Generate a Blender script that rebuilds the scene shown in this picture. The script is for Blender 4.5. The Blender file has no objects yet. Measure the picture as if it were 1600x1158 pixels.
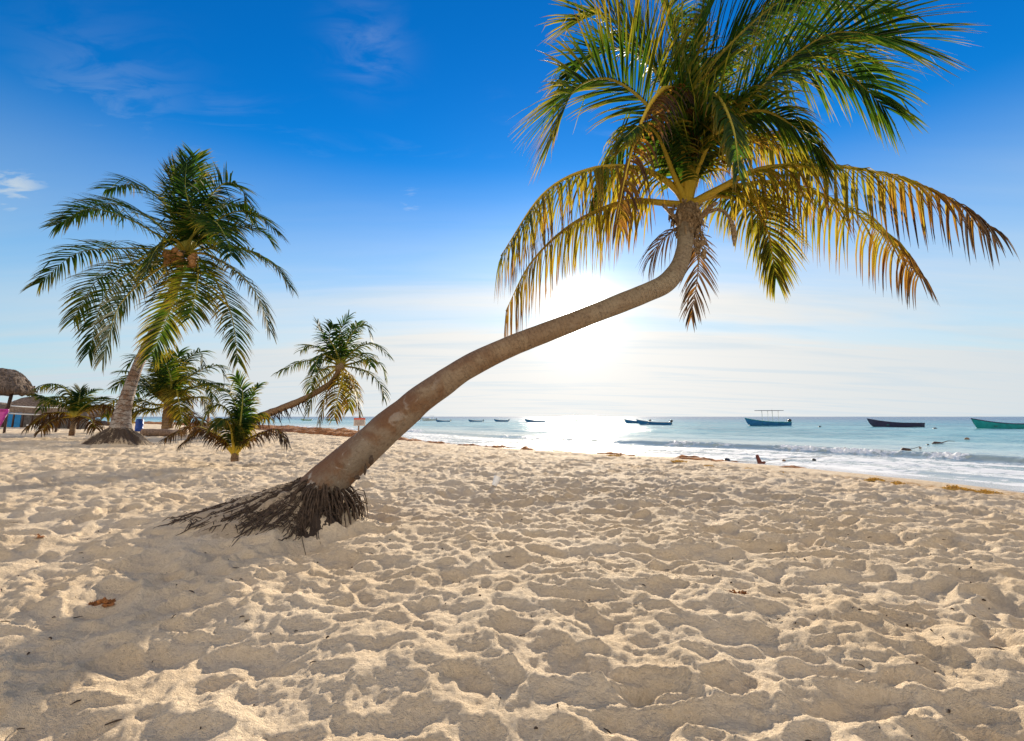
import bpy, math, random
import numpy as np
from mathutils import Vector, Matrix

random.seed(7)
rng = np.random.default_rng(7)
S = bpy.context.scene
COL = S.collection

# ------------------------------------------------------------------ camera
F = 760.0                                   # focal length in photo pixels (1600 wide)
PITCH = math.atan(117.0 / F)
CAMZ = 1.1
cd = bpy.data.cameras.new('camera'); cam = bpy.data.objects.new('camera', cd); COL.objects.link(cam)
cd.sensor_width = 36.0; cd.lens = F / 1600 * 36
cd.shift_y = -45.0 / 1600
cd.clip_start = 0.05; cd.clip_end = 60000
cam.location = (0, 0, CAMZ); cam.rotation_euler = (math.pi / 2 + PITCH, 0, 0)
S.camera = cam

# ------------------------------------------------------------------ light
SUN_EL = math.radians(12.3); SUN_AZ = math.radians(7.7)       # azimuth to the right of +Y
SUN = Vector((math.cos(SUN_EL) * math.sin(SUN_AZ), math.cos(SUN_EL) * math.cos(SUN_AZ), math.sin(SUN_EL)))
sl = bpy.data.lights.new('sun', 'SUN'); sl.energy = 5.0; sl.angle = math.radians(1.2); sl.color = (1.0, 0.86, 0.66)
so = bpy.data.objects.new('sun', sl); COL.objects.link(so)
so.rotation_euler = SUN.to_track_quat('Z', 'Y').to_euler(); so.location = (20, 100, 60)
S.view_settings.view_transform = 'Standard'; S.view_settings.look = 'None'
S.view_settings.gamma = 1; S.view_settings.exposure = 0.82
S.cycles.max_bounces = 8; S.cycles.transparent_max_bounces = 8


class NT:
    """small helper for node trees"""
    def __init__(self, tree):
        self.t = tree; self.n = tree.nodes; self.l = tree.links

    def new(self, typ, **kw):
        nd = self.n.new(typ)
        for k, v in kw.items(): setattr(nd, k, v)
        return nd

    def put(self, sock, val):
        if isinstance(val, bpy.types.NodeSocket): self.l.new(val, sock)
        elif val is not None: sock.default_value = val

    def math(self, op, a, b=None, c=None, clamp=False):
        nd = self.new('ShaderNodeMath', operation=op, use_clamp=clamp)
        self.put(nd.inputs[0], a); self.put(nd.inputs[1], b); self.put(nd.inputs[2], c)
        return nd.outputs[0]

    def mix(self, f, a, b, typ='MIX'):
        nd = self.new('ShaderNodeMix', data_type='RGBA', blend_type=typ)
        self.put(nd.inputs[0], f); self.put(nd.inputs[6], a); self.put(nd.inputs[7], b)
        return nd.outputs[2]

    def ramp(self, f, lo, hi, a=0.0, b=1.0, smooth=True):
        nd = self.new('ShaderNodeMapRange', interpolation_type='SMOOTHSTEP' if smooth else 'LINEAR')
        self.put(nd.inputs[0], f)
        for i, v in zip((1, 2, 3, 4), (lo, hi, a, b)): self.put(nd.inputs[i], v)
        return nd.outputs[0]

    def noise(self, vec, scale, detail=4, rough=0.55, dist=0.0):
        nd = self.new('ShaderNodeTexNoise')
        self.put(nd.inputs['Vector'], vec); nd.inputs['Scale'].default_value = scale
        nd.inputs['Detail'].default_value = detail; nd.inputs['Roughness'].default_value = rough
        nd.inputs['Distortion'].default_value = dist
        return nd.outputs[0]

    def cramp(self, f, stops):
        nd = self.new('ShaderNodeValToRGB'); e = nd.color_ramp.elements
        self.put(nd.inputs[0], f)
        while len(e) < len(stops): e.new(0.5)
        for el, (p, c) in zip(e, stops): el.position = p; el.color = (*c, 1)
        return nd.outputs[0]

    def comb(self, x, y, z):
        nd = self.new('ShaderNodeCombineXYZ')
        for i, v in enumerate((x, y, z)): self.put(nd.inputs[i], v)
        return nd.outputs[0]

    def sep(self, v):
        nd = self.new('ShaderNodeSeparateXYZ'); self.put(nd.inputs[0], v); return nd.outputs

    def attr(self, name, which='Fac'):
        nd = self.new('ShaderNodeAttribute', attribute_name=name); return nd.outputs[which]

    def bump(self, h, dist, strength=1.0, normal=None):
        nd = self.new('ShaderNodeBump'); self.put(nd.inputs['Height'], h)
        nd.inputs['Distance'].default_value = dist; nd.inputs['Strength'].default_value = strength
        if normal is not None: self.put(nd.inputs['Normal'], normal)
        return nd.outputs[0]

    def mapping(self, vec, scale):
        nd = self.new('ShaderNodeMapping'); self.put(nd.inputs[0], vec); nd.inputs[3].default_value = scale
        return nd.outputs[0]


# ------------------------------------------------------------------ sky
W = bpy.data.worlds.new('World'); S.world = W; W.use_nodes = True
t = NT(W.node_tree); W.node_tree.nodes.clear()
BG = 0.1
sky = t.new('ShaderNodeTexSky', sky_type='NISHITA', sun_disc=False, sun_elevation=SUN_EL, sun_rotation=SUN_AZ,
            air_density=1.0, dust_density=0.05, ozone_density=3.0, altitude=0)
hs = t.new('ShaderNodeHueSaturation'); hs.inputs['Saturation'].default_value = 1.1; hs.inputs['Hue'].default_value = 0.5
hs.inputs['Value'].default_value = 1.0
t.l.new(sky.outputs[0], hs.inputs['Color'])
dirv = t.new('ShaderNodeTexCoord').outputs['Generated']
dx, dy, dz = t.sep(dirv)
vm = t.new('ShaderNodeVectorMath', operation='DOT_PRODUCT'); t.l.new(dirv, vm.inputs[0]); vm.inputs[1].default_value = SUN
sd = t.math('MAXIMUM', vm.outputs['Value'], 0.0)
zc = t.math('MAXIMUM', dz, 0.0)
den = t.math('ADD', zc, 0.10)
cx = t.math('DIVIDE', dx, den); cy = t.math('DIVIDE', dy, den)
# thin stratus in long bands low down
bands = t.noise(t.comb(t.math('MULTIPLY', cx, 0.22), t.math('MULTIPLY', cy, 1.0), 3.1), 1.1, 5, 0.55, 0.5)
bandf = t.ramp(bands, 0.33, 0.66)
low = t.ramp(zc, 0.12, 0.50, 1.0, 0.0)
milk = t.math('POWER', t.math('SUBTRACT', 1.0, t.math('MINIMUM', t.math('MULTIPLY', zc, 2.1), 1.0)), 1.35)
sun_w = t.math('POWER', sd, 3.0)
veil = t.math('MULTIPLY', milk, t.math('ADD', 0.84, t.math('MULTIPLY', bandf, 0.24)))
veil = t.math('ADD', veil, t.math('MULTIPLY', t.math('MULTIPLY', low, sun_w), t.math('ADD', 0.42, t.math('MULTIPLY', bandf, 0.32))), clamp=True)
# wispy cirrus, few
wisp = t.noise(t.comb(t.math('MULTIPLY', cx, 0.8), t.math('MULTIPLY', cy, 1.7), 7.7), 2.6, 6, 0.62, 0.8)
patch = t.noise(t.comb(cx, cy, 1.3), 0.9, 2, 0.5)
wf = t.math('MULTIPLY', t.ramp(wisp, 0.50, 0.78), t.ramp(patch, 0.47, 0.66))
wf = t.math('MULTIPLY', wf, 0.20)
# small separate clouds: one white patch on the left and some faint ones
for (cpx, cpy, tight, amt) in ((22, 297, 1500.0, 0.85), (575, 72, 700.0, 0.13), (175, 165, 260.0, 0.12), (640, 315, 2500.0, 0.35), (60, 380, 3000.0, 0.3)):
    cdir = Vector(((cpx - 800) / F, 0, 0)) + Vector((0, -math.sin(PITCH), math.cos(PITCH))) * ((534 - cpy) / F) + Vector((0, math.cos(PITCH), math.sin(PITCH)))
    cdir.normalize()
    vd = t.new('ShaderNodeVectorMath', operation='DOT_PRODUCT'); t.l.new(dirv, vd.inputs[0]); vd.inputs[1].default_value = cdir
    cm = t.math('POWER', t.math('MAXIMUM', vd.outputs['Value'], 0.0), tight)
    cn = t.noise(t.comb(t.math('MULTIPLY', cx, 1.2), t.math('MULTIPLY', cy, 2.4), cpx * 0.1), 5.0, 6, 0.6, 0.6)
    wf = t.math('MAXIMUM', wf, t.math('MULTIPLY', t.math('MULTIPLY', cm, t.ramp(cn, 0.36, 0.66)), amt))
cloudf = t.math('MAXIMUM', veil, wf)
ccol = t.mix(t.math('POWER', sd, 4.0), (0.33 / BG, 0.385 / BG, 0.42 / BG, 1), (0.52 / BG, 0.51 / BG, 0.49 / BG, 1))
tintc = t.mix(t.ramp(zc, 0.12, 0.62), (0.10, 0.86, 1.12, 1), (0.02, 0.64, 1.10, 1))
blue = t.mix(1.0, hs.outputs[0], tintc, 'MULTIPLY')
streak = t.noise(t.comb(t.math('MULTIPLY', cx, 0.30), t.math('MULTIPLY', cy, 1.9), 11.3), 1.5, 5, 0.58, 0.7)
ccol = t.mix(t.math('MULTIPLY', t.ramp(streak, 0.44, 0.70), 0.42), ccol, (0.31 / BG, 0.40 / BG, 0.47 / BG, 1))
skyc = t.mix(cloudf, blue, ccol)
# unseen bright cloud added behind the viewer as warm fill light
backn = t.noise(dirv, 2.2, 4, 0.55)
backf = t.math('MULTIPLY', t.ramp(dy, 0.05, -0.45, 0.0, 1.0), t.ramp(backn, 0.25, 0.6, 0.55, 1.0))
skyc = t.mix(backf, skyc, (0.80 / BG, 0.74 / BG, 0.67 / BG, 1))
g = t.math('MULTIPLY', t.math('POWER', sd, 1500.0), 9.0 / BG)
g = t.math('ADD', g, t.math('MULTIPLY', t.math('POWER', sd, 300.0), 0.42 / BG))
g = t.math('ADD', g, t.math('MULTIPLY', t.math('POWER', sd, 30.0), 0.06 / BG))
glow = t.mix(1.0, t.comb(g, g, g), (1.0, 0.96, 0.86, 1), 'MULTIPLY')
skyc = t.mix(1.0, skyc, glow, 'ADD')
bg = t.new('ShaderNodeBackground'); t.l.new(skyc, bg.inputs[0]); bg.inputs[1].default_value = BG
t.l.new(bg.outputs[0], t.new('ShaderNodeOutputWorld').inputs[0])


# ------------------------------------------------------------------ materials
def material(name):
    m = bpy.data.materials.new(name); m.use_nodes = True
    k = NT(m.node_tree); k.n.clear()
    k.out = k.new('ShaderNodeOutputMaterial')
    k.p = k.new('ShaderNodeBsdfPrincipled'); k.l.new(k.p.outputs[0], k.out.inputs[0])
    k.pos = k.new('ShaderNodeNewGeometry').outputs['Position']
    return m, k


def simple(name, col, rough=0.6, var=0.25, scale=6.0, bump=0.0, metal=0.0, spec=0.4):
    m, k = material(name)
    n = k.noise(k.pos, scale, 5, 0.6)
    c = k.mix(k.ramp(n, 0.3, 0.7), tuple(x * (1 - var) for x in col) + (1,), tuple(min(1, x * (1 + var)) for x in col) + (1,))
    k.put(k.p.inputs['Base Color'], c); k.p.inputs['Roughness'].default_value = rough
    k.p.inputs['Metallic'].default_value = metal; k.p.inputs['Specular IOR Level'].default_value = spec
    if bump: k.put(k.p.inputs['Normal'], k.bump(n, bump))
    return m


def mat_sand():
    m, k = material('sand')
    wet = k.attr('wet')
    n1 = k.noise(k.pos, 1.3, 5, 0.6); n2 = k.noise(k.pos, 60, 3, 0.7); n3 = k.noise(k.pos, 260, 2, 0.8)
    c = k.mix(k.ramp(n1, 0.3, 0.7), (0.74, 0.57, 0.375, 1), (0.82, 0.665, 0.475, 1))
    c = k.mix(k.math('MULTIPLY', k.ramp(n2, 0.35, 0.7), 0.30), c, (0.44, 0.32, 0.19, 1))
    c = k.mix(k.math('MULTIPLY', k.ramp(n3, 0.66, 0.74), 0.45), c, (0.16, 0.10, 0.06, 1))
    # scraps of dry weed in the top layer
    n4 = k.noise(k.mapping(k.pos, (30, 70, 30)), 1.0, 2, 0.6, 0.6)
    n5 = k.noise(k.pos, 0.8, 3, 0.6)
    sp = k.math('MULTIPLY', k.ramp(n4, 0.70, 0.75), k.ramp(n5, 0.45, 0.7))
    c = k.mix(k.math('MULTIPLY', sp, 0.7), c, (0.10, 0.05, 0.025, 1))
    wr = k.attr('wrack')
    wn = k.noise(k.pos, 9, 5, 0.7)
    c = k.mix(k.math('MULTIPLY', wr, k.ramp(wn, 0.42, 0.6)), c, (0.40, 0.20, 0.05, 1))
    c = k.mix(wet, c, (0.45, 0.40, 0.36, 1))
    k.put(k.p.inputs['Base Color'], c)
    k.put(k.p.inputs['Roughness'], k.ramp(wet, 0, 1, 0.9, 0.07, False))
    k.put(k.p.inputs['Specular IOR Level'], k.ramp(wet, 0, 1, 0.15, 0.8, False))
    h = k.math('ADD', k.math('MULTIPLY', n2, 1.0), k.math('MULTIPLY', n3, 0.45))
    h = k.math('ADD', h, k.math('MULTIPLY', k.noise(k.pos, 16, 4, 0.65), 1.6))
    h = k.math('MULTIPLY', h, k.math('SUBTRACT', 1.0, k.math('MULTIPLY', wet, 0.97)))
    k.put(k.p.inputs['Normal'], k.bump(h, 0.020, 1.0))
    return m


def mat_sea():
    m, k = material('sea_water')
    dep = k.attr('deep'); foam = k.attr('foam'); face = k.attr('face')
    c = k.cramp(dep, [(0.0, (0.42, 0.41, 0.36)), (0.10, (0.44, 0.55, 0.52)), (0.30, (0.22, 0.48, 0.49)), (0.62, (0.04, 0.24, 0.33)), (1.0, (0.008, 0.06, 0.19))])
    pn = k.noise(k.mapping(k.pos, (0.05, 0.05, 0.05)), 1.0, 4, 0.6, 0.4)
    c = k.mix(k.math('MULTIPLY', k.ramp(pn, 0.4, 0.65), 0.45), c, (0.02, 0.12, 0.16, 1))
    c = k.mix(face, c, (0.38, 0.44, 0.37, 1))
    fn = k.noise(k.mapping(k.pos, (3, 3, 3)), 1.0, 6, 0.7, 0.6)
    ff = k.math('MULTIPLY', k.ramp(fn, 0.25, 0.62), foam)
    ff = k.ramp(k.math('ADD', k.math('MULTIPLY', foam, 0.55), k.math('MULTIPLY', k.math('SUBTRACT', fn, 0.5), 1.5)), 0.22, 0.42)
    ff = k.math('MULTIPLY', ff, k.ramp(foam, 0.02, 0.2))
    c = k.mix(ff, c, (0.80, 0.81, 0.80, 1))
    k.put(k.p.inputs['Base Color'], c)
    k.put(k.p.inputs['Roughness'], k.math('ADD', k.ramp(dep, 0.0, 0.5, 0.12, 0.22, False), k.math('MULTIPLY', ff, 0.6)))
    k.p.inputs['IOR'].default_value = 1.33; k.p.inputs['Specular IOR Level'].default_value = 0.34
    h = k.math('MULTIPLY', k.noise(k.mapping(k.pos, (0.5, 0.5, 0.5)), 1.0, 5, 0.6, 0.3), 1.0)
    h2 = k.noise(k.mapping(k.pos, (2.2, 2.2, 2.2)), 1.0, 5, 0.65, 0.3)
    h = k.math('ADD', k.math('MULTIPLY', h, k.ramp(dep, 0.05, 0.6, 0.05, 0.60)), k.math('MULTIPLY', h2, k.ramp(dep, 0.0, 0.4, 0.025, 0.17)))
    k.put(k.p.inputs['Normal'], k.bump(h, 1.0, 0.62))
    return m


def mat_leaf(name, bright=1.0, trans=0.34, spec=0.2, rough=0.5):
    m, k = material(name)
    a = k.attr('age')
    n = k.noise(k.pos, 3.0, 3, 0.6)
    a2 = k.math('ADD', a, k.math('MULTIPLY', k.math('SUBTRACT', n, 0.5), 0.18), clamp=True)
    st = [(0.0, (0.016, 0.065, 0.018)), (0.25, (0.036, 0.100, 0.018)), (0.5, (0.14, 0.14, 0.022)), (0.72, (0.16, 0.080, 0.02)), (0.9, (0.085, 0.045, 0.025)), (1.0, (0.15, 0.11, 0.075))]
    c = k.cramp(a2, [(p, tuple(v * 0.38 * bright for v in q)) for p, q in st])
    k.put(k.p.inputs['Base Color'], c); k.p.inputs['Roughness'].default_value = rough
    k.p.inputs['Specular IOR Level'].default_value = spec
    tr = k.new('ShaderNodeBsdfTranslucent')
    st2 = [(0.0, (0.035, 0.14, 0.012)), (0.25, (0.13, 0.23, 0.014)), (0.5, (0.66, 0.50, 0.035)), (0.72, (0.50, 0.23, 0.025)), (0.9, (0.16, 0.08, 0.03)), (1.0, (0.10, 0.07, 0.05))]
    k.put(tr.inputs[0], k.cramp(a2, st2))
    mx = k.new('ShaderNodeMixShader'); mx.inputs[0].default_value = trans
    k.l.new(k.p.outputs[0], mx.inputs[1]); k.l.new(tr.outputs[0], mx.inputs[2]); k.l.new(mx.outputs[0], k.out.inputs[0])
    return m


def mat_rib():
    m, k = material('palm_midrib')
    a = k.attr('age')
    c = k.cramp(a, [(0.0, (0.12, 0.17, 0.035)), (0.3, (0.26, 0.24, 0.04)), (0.6, (0.46, 0.32, 0.03)), (0.85, (0.25, 0.15, 0.06)), (1.0, (0.30, 0.26, 0.21))])
    n = k.noise(k.pos, 25, 3, 0.6)
    c = k.mix(k.math('MULTIPLY', k.ramp(n, 0.5, 0.8), 0.5), c, (0.10, 0.055, 0.02, 1))
    k.put(k.p.inputs['Base Color'], c); k.p.inputs['Roughness'].default_value = 0.7; k.p.inputs['Specular IOR Level'].default_value = 0.15
    return m


def mat_trunk(name, c_low, c_mid, c_high, ring=14.0, ringamt=0.5, bump=0.02):
    """UV: u round the trunk, v metres along it"""
    m, k = material(name)
    uv = k.new('ShaderNodeUVMap').outputs[0]
    u, v, _ = k.sep(uv)
    f = k.attr('along')
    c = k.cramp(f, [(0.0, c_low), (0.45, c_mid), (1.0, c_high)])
    n1 = k.noise(k.mapping(k.pos, (3, 3, 3)), 1.0, 5, 0.65, 0.4)
    n2 = k.noise(k.mapping(k.pos, (26, 26, 26)), 1.0, 6, 0.75, 0.5)
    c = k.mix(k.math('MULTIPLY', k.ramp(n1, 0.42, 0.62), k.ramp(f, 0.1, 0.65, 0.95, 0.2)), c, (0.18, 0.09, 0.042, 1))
    c = k.mix(k.math('MULTIPLY', k.ramp(n2, 0.48, 0.68), 0.62), c, (0.085, 0.05, 0.032, 1))
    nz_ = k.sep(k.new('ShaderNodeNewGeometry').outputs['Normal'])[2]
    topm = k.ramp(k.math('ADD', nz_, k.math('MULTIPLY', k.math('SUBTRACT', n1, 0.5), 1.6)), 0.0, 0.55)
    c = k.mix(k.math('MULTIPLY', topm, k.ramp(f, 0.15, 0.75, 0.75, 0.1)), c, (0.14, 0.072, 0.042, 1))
    n3 = k.noise(k.mapping(k.pos, (6, 6, 6)), 1.0, 4, 0.6, 0.8)
    lich = k.math('MULTIPLY', k.ramp(n3, 0.60, 0.70), k.ramp(f, 0.0, 0.35, 0.8, 0.10))
    c = k.mix(lich, c, (0.46, 0.44, 0.40, 1))
    wob = k.math('MULTIPLY', k.noise(k.mapping(k.pos, (4, 4, 4)), 1.0, 3, 0.6), 1.3)
    ph = k.math('ADD', k.math('MULTIPLY', v, ring), wob)
    fr = k.math('FRACT', ph)
    line = k.math('MULTIPLY', k.ramp(fr, 0.0, 0.10, 1.0, 0.0), 1.0)
    line = k.math('ADD', line, k.ramp(fr, 0.86, 1.0, 0.0, 1.0), clamp=True)
    rb = k.noise(k.comb(k.math('MULTIPLY', u, 5.0), k.math('MULTIPLY', v, 9.0), 2.0), 1.0, 3, 0.6)
    line = k.math('MULTIPLY', line, k.math('MULTIPLY', k.ramp(rb, 0.28, 0.55), k.ramp(f, 0.05, 0.5, 0.30, 1.0))) if name == 'palm_bark_brown' else line
    c = k.mix(k.math('MULTIPLY', line, ringamt), c, (0.09, 0.06, 0.045, 1))
    fib = k.noise(k.comb(k.math('MULTIPLY', u, 60.0), k.math('MULTIPLY', v, 6.0), 0.0), 1.0, 4, 0.7)
    c = k.mix(k.math('MULTIPLY', k.ramp(fib, 0.5, 0.75), 0.35), c, (0.12, 0.08, 0.05, 1))
    k.put(k.p.inputs['Base Color'], c); k.p.inputs['Roughness'].default_value = 0.8
    k.p.inputs['Specular IOR Level'].default_value = 0.25
    h = k.math('SUBTRACT', k.math('MULTIPLY', n2, 0.8), k.math('MULTIPLY', line, min(0.6, ringamt * 0.9)))
    h = k.math('ADD', h, k.math('MULTIPLY', fib, 0.6))
    k.put(k.p.inputs['Normal'], k.bump(h, bump))
    return m


def mat_roots():
    m, k = material('root_mass')
    n1 = k.noise(k.mapping(k.pos, (20, 20, 20)), 1.0, 6, 0.75, 0.8); n2 = k.noise(k.pos, 80, 4, 0.75)
    rootn = k.attr('age')
    f = k.ramp(k.math('ADD', k.math('MULTIPLY', n1, 0.55), k.math('ADD', k.math('MULTIPLY', n2, 0.45), rootn)), 0.46, 0.66)
    c = k.mix(f, (0.060, 0.038, 0.025, 1), (0.60, 0.46, 0.31, 1))
    k.put(k.p.inputs['Base Color'], c); k.p.inputs['Roughness'].default_value = 0.9
    k.put(k.p.inputs['Normal'], k.bump(k.math('ADD', n1, n2), 0.03))
    return m


M = {}
M['sand'] = mat_sand(); M['sea'] = mat_sea(); M['leaf'] = mat_leaf('palm_leaf', 1.0, 0.42); M['leaf_small'] = mat_leaf('palm_leaf_small', 0.70, 0.22, 0.08, 0.6); M['rib'] = mat_rib()
M['trunk'] = mat_trunk('palm_bark_brown', (0.22, 0.185, 0.145), (0.29, 0.205, 0.125), (0.33, 0.285, 0.205), 24.0, 0.24)
M['trunk_grey'] = mat_trunk('palm_bark_grey', (0.42, 0.37, 0.32), (0.28, 0.22, 0.19), (0.22, 0.16, 0.12), 5.5, 0.75, 0.05)
M['trunk_small'] = mat_trunk('palm_bark_small', (0.26, 0.18, 0.10), (0.24, 0.16, 0.09), (0.24, 0.15, 0.07), 6.0, 0.5, 0.03)
M['rootmass'] = mat_roots()
M['root'] = simple('root_fibre', (0.060, 0.038, 0.024), 0.85, 0.5, 30, 0.01)
M['fibre'] = simple('palm_fibre', (0.26, 0.18, 0.10), 0.9, 0.5, 40, 0.02)
M['coconut'] = simple('coconut_husk', (0.30, 0.14, 0.04), 0.6, 0.35, 12, 0.01)
M['thatch'] = simple('thatch', (0.16, 0.115, 0.085), 0.95, 0.55, 9, 0.06)
M['wood_dark'] = simple('dark_wood', (0.055, 0.03, 0.022), 0.7, 0.4, 14, 0.01)
M['wood'] = simple('weathered_wood', (0.22, 0.14, 0.09), 0.8, 0.4, 14, 0.01)
M['blue_wall'] = simple('blue_paint', (0.01, 0.20, 0.48), 0.6, 0.15, 3)
M['grey_wall'] = simple('grey_boards', (0.10, 0.09, 0.085), 0.8, 0.4, 5)
M['magenta'] = simple('magenta_paint', (0.42, 0.03, 0.22), 0.5, 0.2, 8)
M['maroon'] = simple('maroon_panel', (0.07, 0.01, 0.025), 0.6, 0.3, 8)
M['white'] = simple('white_paint', (0.78, 0.78, 0.76), 0.5, 0.06, 5)
M['blue_plastic'] = simple('blue_plastic', (0.01, 0.07, 0.42), 0.4, 0.15, 6)
M['net'] = simple('net_cord', (0.30, 0.22, 0.16), 0.8, 0.2, 20)
M['rope'] = simple('rope', (0.07, 0.06, 0.05), 0.8, 0.3, 30)
M['hull_blue'] = simple('hull_blue', (0.015, 0.11, 0.26), 0.35, 0.2, 2)
M['hull_teal'] = simple('hull_teal', (0.01, 0.22, 0.22), 0.35, 0.2, 2)
M['hull_dark'] = simple('hull_dark', (0.03, 0.025, 0.06), 0.4, 0.2, 2)
M['hull_green'] = simple('hull_green', (0.20, 0.36, 0.18), 0.4, 0.2, 2)
M['hull_white'] = simple('hull_white', (0.62, 0.62, 0.58), 0.35, 0.1, 2)
M['engine'] = simple('engine_black', (0.02, 0.02, 0.025), 0.35, 0.2, 5)
M['grass_brown'] = simple('sargassum', (0.32, 0.125, 0.035), 0.9, 0.65, 7, 0.05)
M['grass_gold'] = simple('sargassum_golden', (0.55, 0.31, 0.05), 0.9, 0.5, 20, 0.02)
M['sign_red'] = simple('sign_red', (0.50, 0.09, 0.06), 0.6, 0.15, 6)
M['sign_face'] = simple('sign_face', (0.55, 0.47, 0.42), 0.6, 0.1, 6)
M['ink'] = simple('sign_ink', (0.06, 0.05, 0.05), 0.7, 0.1, 6)
M['skin'] = simple('skin', (0.30, 0.15, 0.09), 0.5, 0.1, 6)
M['cloth_dark'] = simple('dark_cloth', (0.03, 0.035, 0.05), 0.8, 0.2, 10)
M['cup'] = simple('white_plastic', (0.80, 0.80, 0.80), 0.35, 0.04, 10)

# ------------------------------------------------------------------ projection of photo pixels into the place
FW = Vector((0, math.cos(PITCH), math.sin(PITCH))); UP = Vector((0, -math.sin(PITCH), math.cos(PITCH)))


def P(px, py, Y):
    d = Vector(((px - 800) / F, 0, 0)) + UP * ((534 - py) / F) + FW
    return Vector((0, 0, CAMZ)) + d * (Y / d.y)


# ------------------------------------------------------------------ numpy noise
def h2(ix, iy, seed):
    n = (ix.astype(np.int64) * 374761393 + iy.astype(np.int64) * 668265263 + seed * 974634777) & 0xffffffff
    n = ((n ^ (n >> 13)) * 1274126177) & 0xffffffff
    n = ((n ^ (n >> 16)) * 2246822519) & 0xffffffff
    return (n ^ (n >> 15)) / 4294967296.0


def vnoise(x, y, seed):
    ix = np.floor(x); iy = np.floor(y); fx = x - ix; fy = y - iy
    fx = fx * fx * fx * (fx * (fx * 6 - 15) + 10); fy = fy * fy * fy * (fy * (fy * 6 - 15) + 10)
    a = h2(ix, iy, seed); b = h2(ix + 1, iy, seed); c = h2(ix, iy + 1, seed); d = h2(ix + 1, iy + 1, seed)
    return (a + (b - a) * fx) * (1 - fy) + (c + (d - c) * fx) * fy - 0.5


def fbm(x, y, seed, octv=4, gain=0.5):
    r = 0; a = 1.0
    for o in range(octv):
        r = r + a * vnoise(x, y, seed + o * 17); x = x * 2.03 + 5.1; y = y * 2.03 + 1.7; a *= gain
    return r


def sstep(lo, hi, v):
    q = np.clip((v - lo) / (hi - lo), 0, 1); return q * q * (3 - 2 * q)


def pits(x, y, cell, seed, rmin, rmax, asp, drop=0.15):
    """footprints: each a bowl with a pushed-up rim, later ones cutting into earlier ones"""
    gx = np.floor(x / cell); gy = np.floor(y / cell)
    acc = np.ones_like(x); rim = np.zeros_like(x); kk = rmax * 0.05
    for i in (-1, 0, 1):
        for j in (-1, 0, 1):
            cx_ = gx + i; cy_ = gy + j
            px = (cx_ + h2(cx_, cy_, seed)) * cell; py = (cy_ + h2(cx_, cy_, seed + 1)) * cell
            r = rmin + (rmax - rmin) * h2(cx_, cy_, seed + 2)
            th = h2(cx_, cy_, seed + 3) * math.pi
            keep = h2(cx_, cy_, seed + 4) > drop
            dep = 0.35 + 0.65 * h2(cx_, cy_, seed + 5)
            ex = x - px; ey = y - py; c = np.cos(th); s_ = np.sin(th)
            lx = (ex * c + ey * s_) / (r * asp); ly = (-ex * s_ + ey * c) / (r / asp ** 0.5)
            q = lx * lx + ly * ly
            v = np.where(keep, dep * r * (q - 1), 0)
            acc += np.exp(np.minimum(-v, 1.0) / kk) * (v < 0)
            rr = np.sqrt(q)
            rim = np.maximum(rim, np.where(keep, dep * r * 0.42 * np.exp(-((rr - 1.12) / 0.22) ** 2), 0))
    h = -kk * np.log(acc)
    return h + rim * (0.25 + 0.75 * np.exp(h / 0.006))


# ------------------------------------------------------------------ shore line and ground
SH = [(40, -60), (15, -10), (10.8, 4), (9.0, 8.7), (8.1, 11.6), (5.9, 15.5), (2.6, 18.5), (0, 20.6), (-3.1, 24), (-5.7, 27.6),
      (-10.5, 34), (-23, 50), (-47, 75), (-85, 105), (-180, 150), (-600, 260), (-5000, 900)]
for _ in range(2):
    q = [SH[0]]
    for a, b in zip(SH[:-1], SH[1:]):
        q += [(a[0] * .75 + b[0] * .25, a[1] * .75 + b[1] * .25), (a[0] * .25 + b[0] * .75, a[1] * .25 + b[1] * .75)]
    SH = q + [SH[-1]]
SH = np.array(SH, float)


def shore(x, y):
    best = np.full(x.shape, 1e18); sg = np.ones(x.shape)
    for (ax, ay), (bx, by) in zip(SH[:-1], SH[1:]):
        ux, uy = bx - ax, by - ay; L2 = ux * ux + uy * uy
        tt = np.clip(((x - ax) * ux + (y - ay) * uy) / L2, 0, 1)
        ex = x - ax - tt * ux; ey = y - ay - tt * uy
        d = ex * ex + ey * ey; cr = ux * (y - ay) - uy * (x - ax)
        m = d < best
        best = np.where(m, d, best); sg = np.where(m, np.where(cr < 0, 1.0, -1.0), sg)
    return np.sqrt(best) * sg


SEA = -0.5
BX, BY = -1.90, 5.02                          # foot of the leaning palm
AX = Vector((-1.30, -0.50)).normalized()


def mound(x, y):
    u = (x - BX) * AX.x + (y - BY) * AX.y; v = -(x - BX) * AX.y + (y - BY) * AX.x
    f = np.where(u < 0, np.exp(-(u / 0.27) ** 2), np.clip(1 - u / 1.75, 0, 1) ** 0.95)
    w = np.where(v > 0, 0.30 + 0.50 * np.clip(u + 0.1, 0, 0.9), 0.40 + 0.16 * np.clip(u, 0, 1.5))
    return 0.47 * f * np.exp(-(np.abs(v) / w) ** 1.9)


def mound2(x, y):                             # sand heaped at the foot of the tall palm
    return 0.15 * np.exp(-(((x + 14.25) / 0.75) ** 2 + ((y - 18) / 0.8) ** 2))


def base_z(x, y, s):
    z = -0.20 * sstep(-7, 0, s) - 0.30 * np.clip(s / 3.6, 0, 1) - 0.055 * np.clip(s - 3.6, 0, 60)
    z = z + 0.30 * sstep(9, 24, -s)
    z = z + 0.06 * fbm(x * 0.35, y * 0.35, 91, 3) * sstep(0, 4, -s) + 0.02 * fbm(x * .5, y * .5, 92, 2) * sstep(-1, 3, s)
    return z


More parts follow.
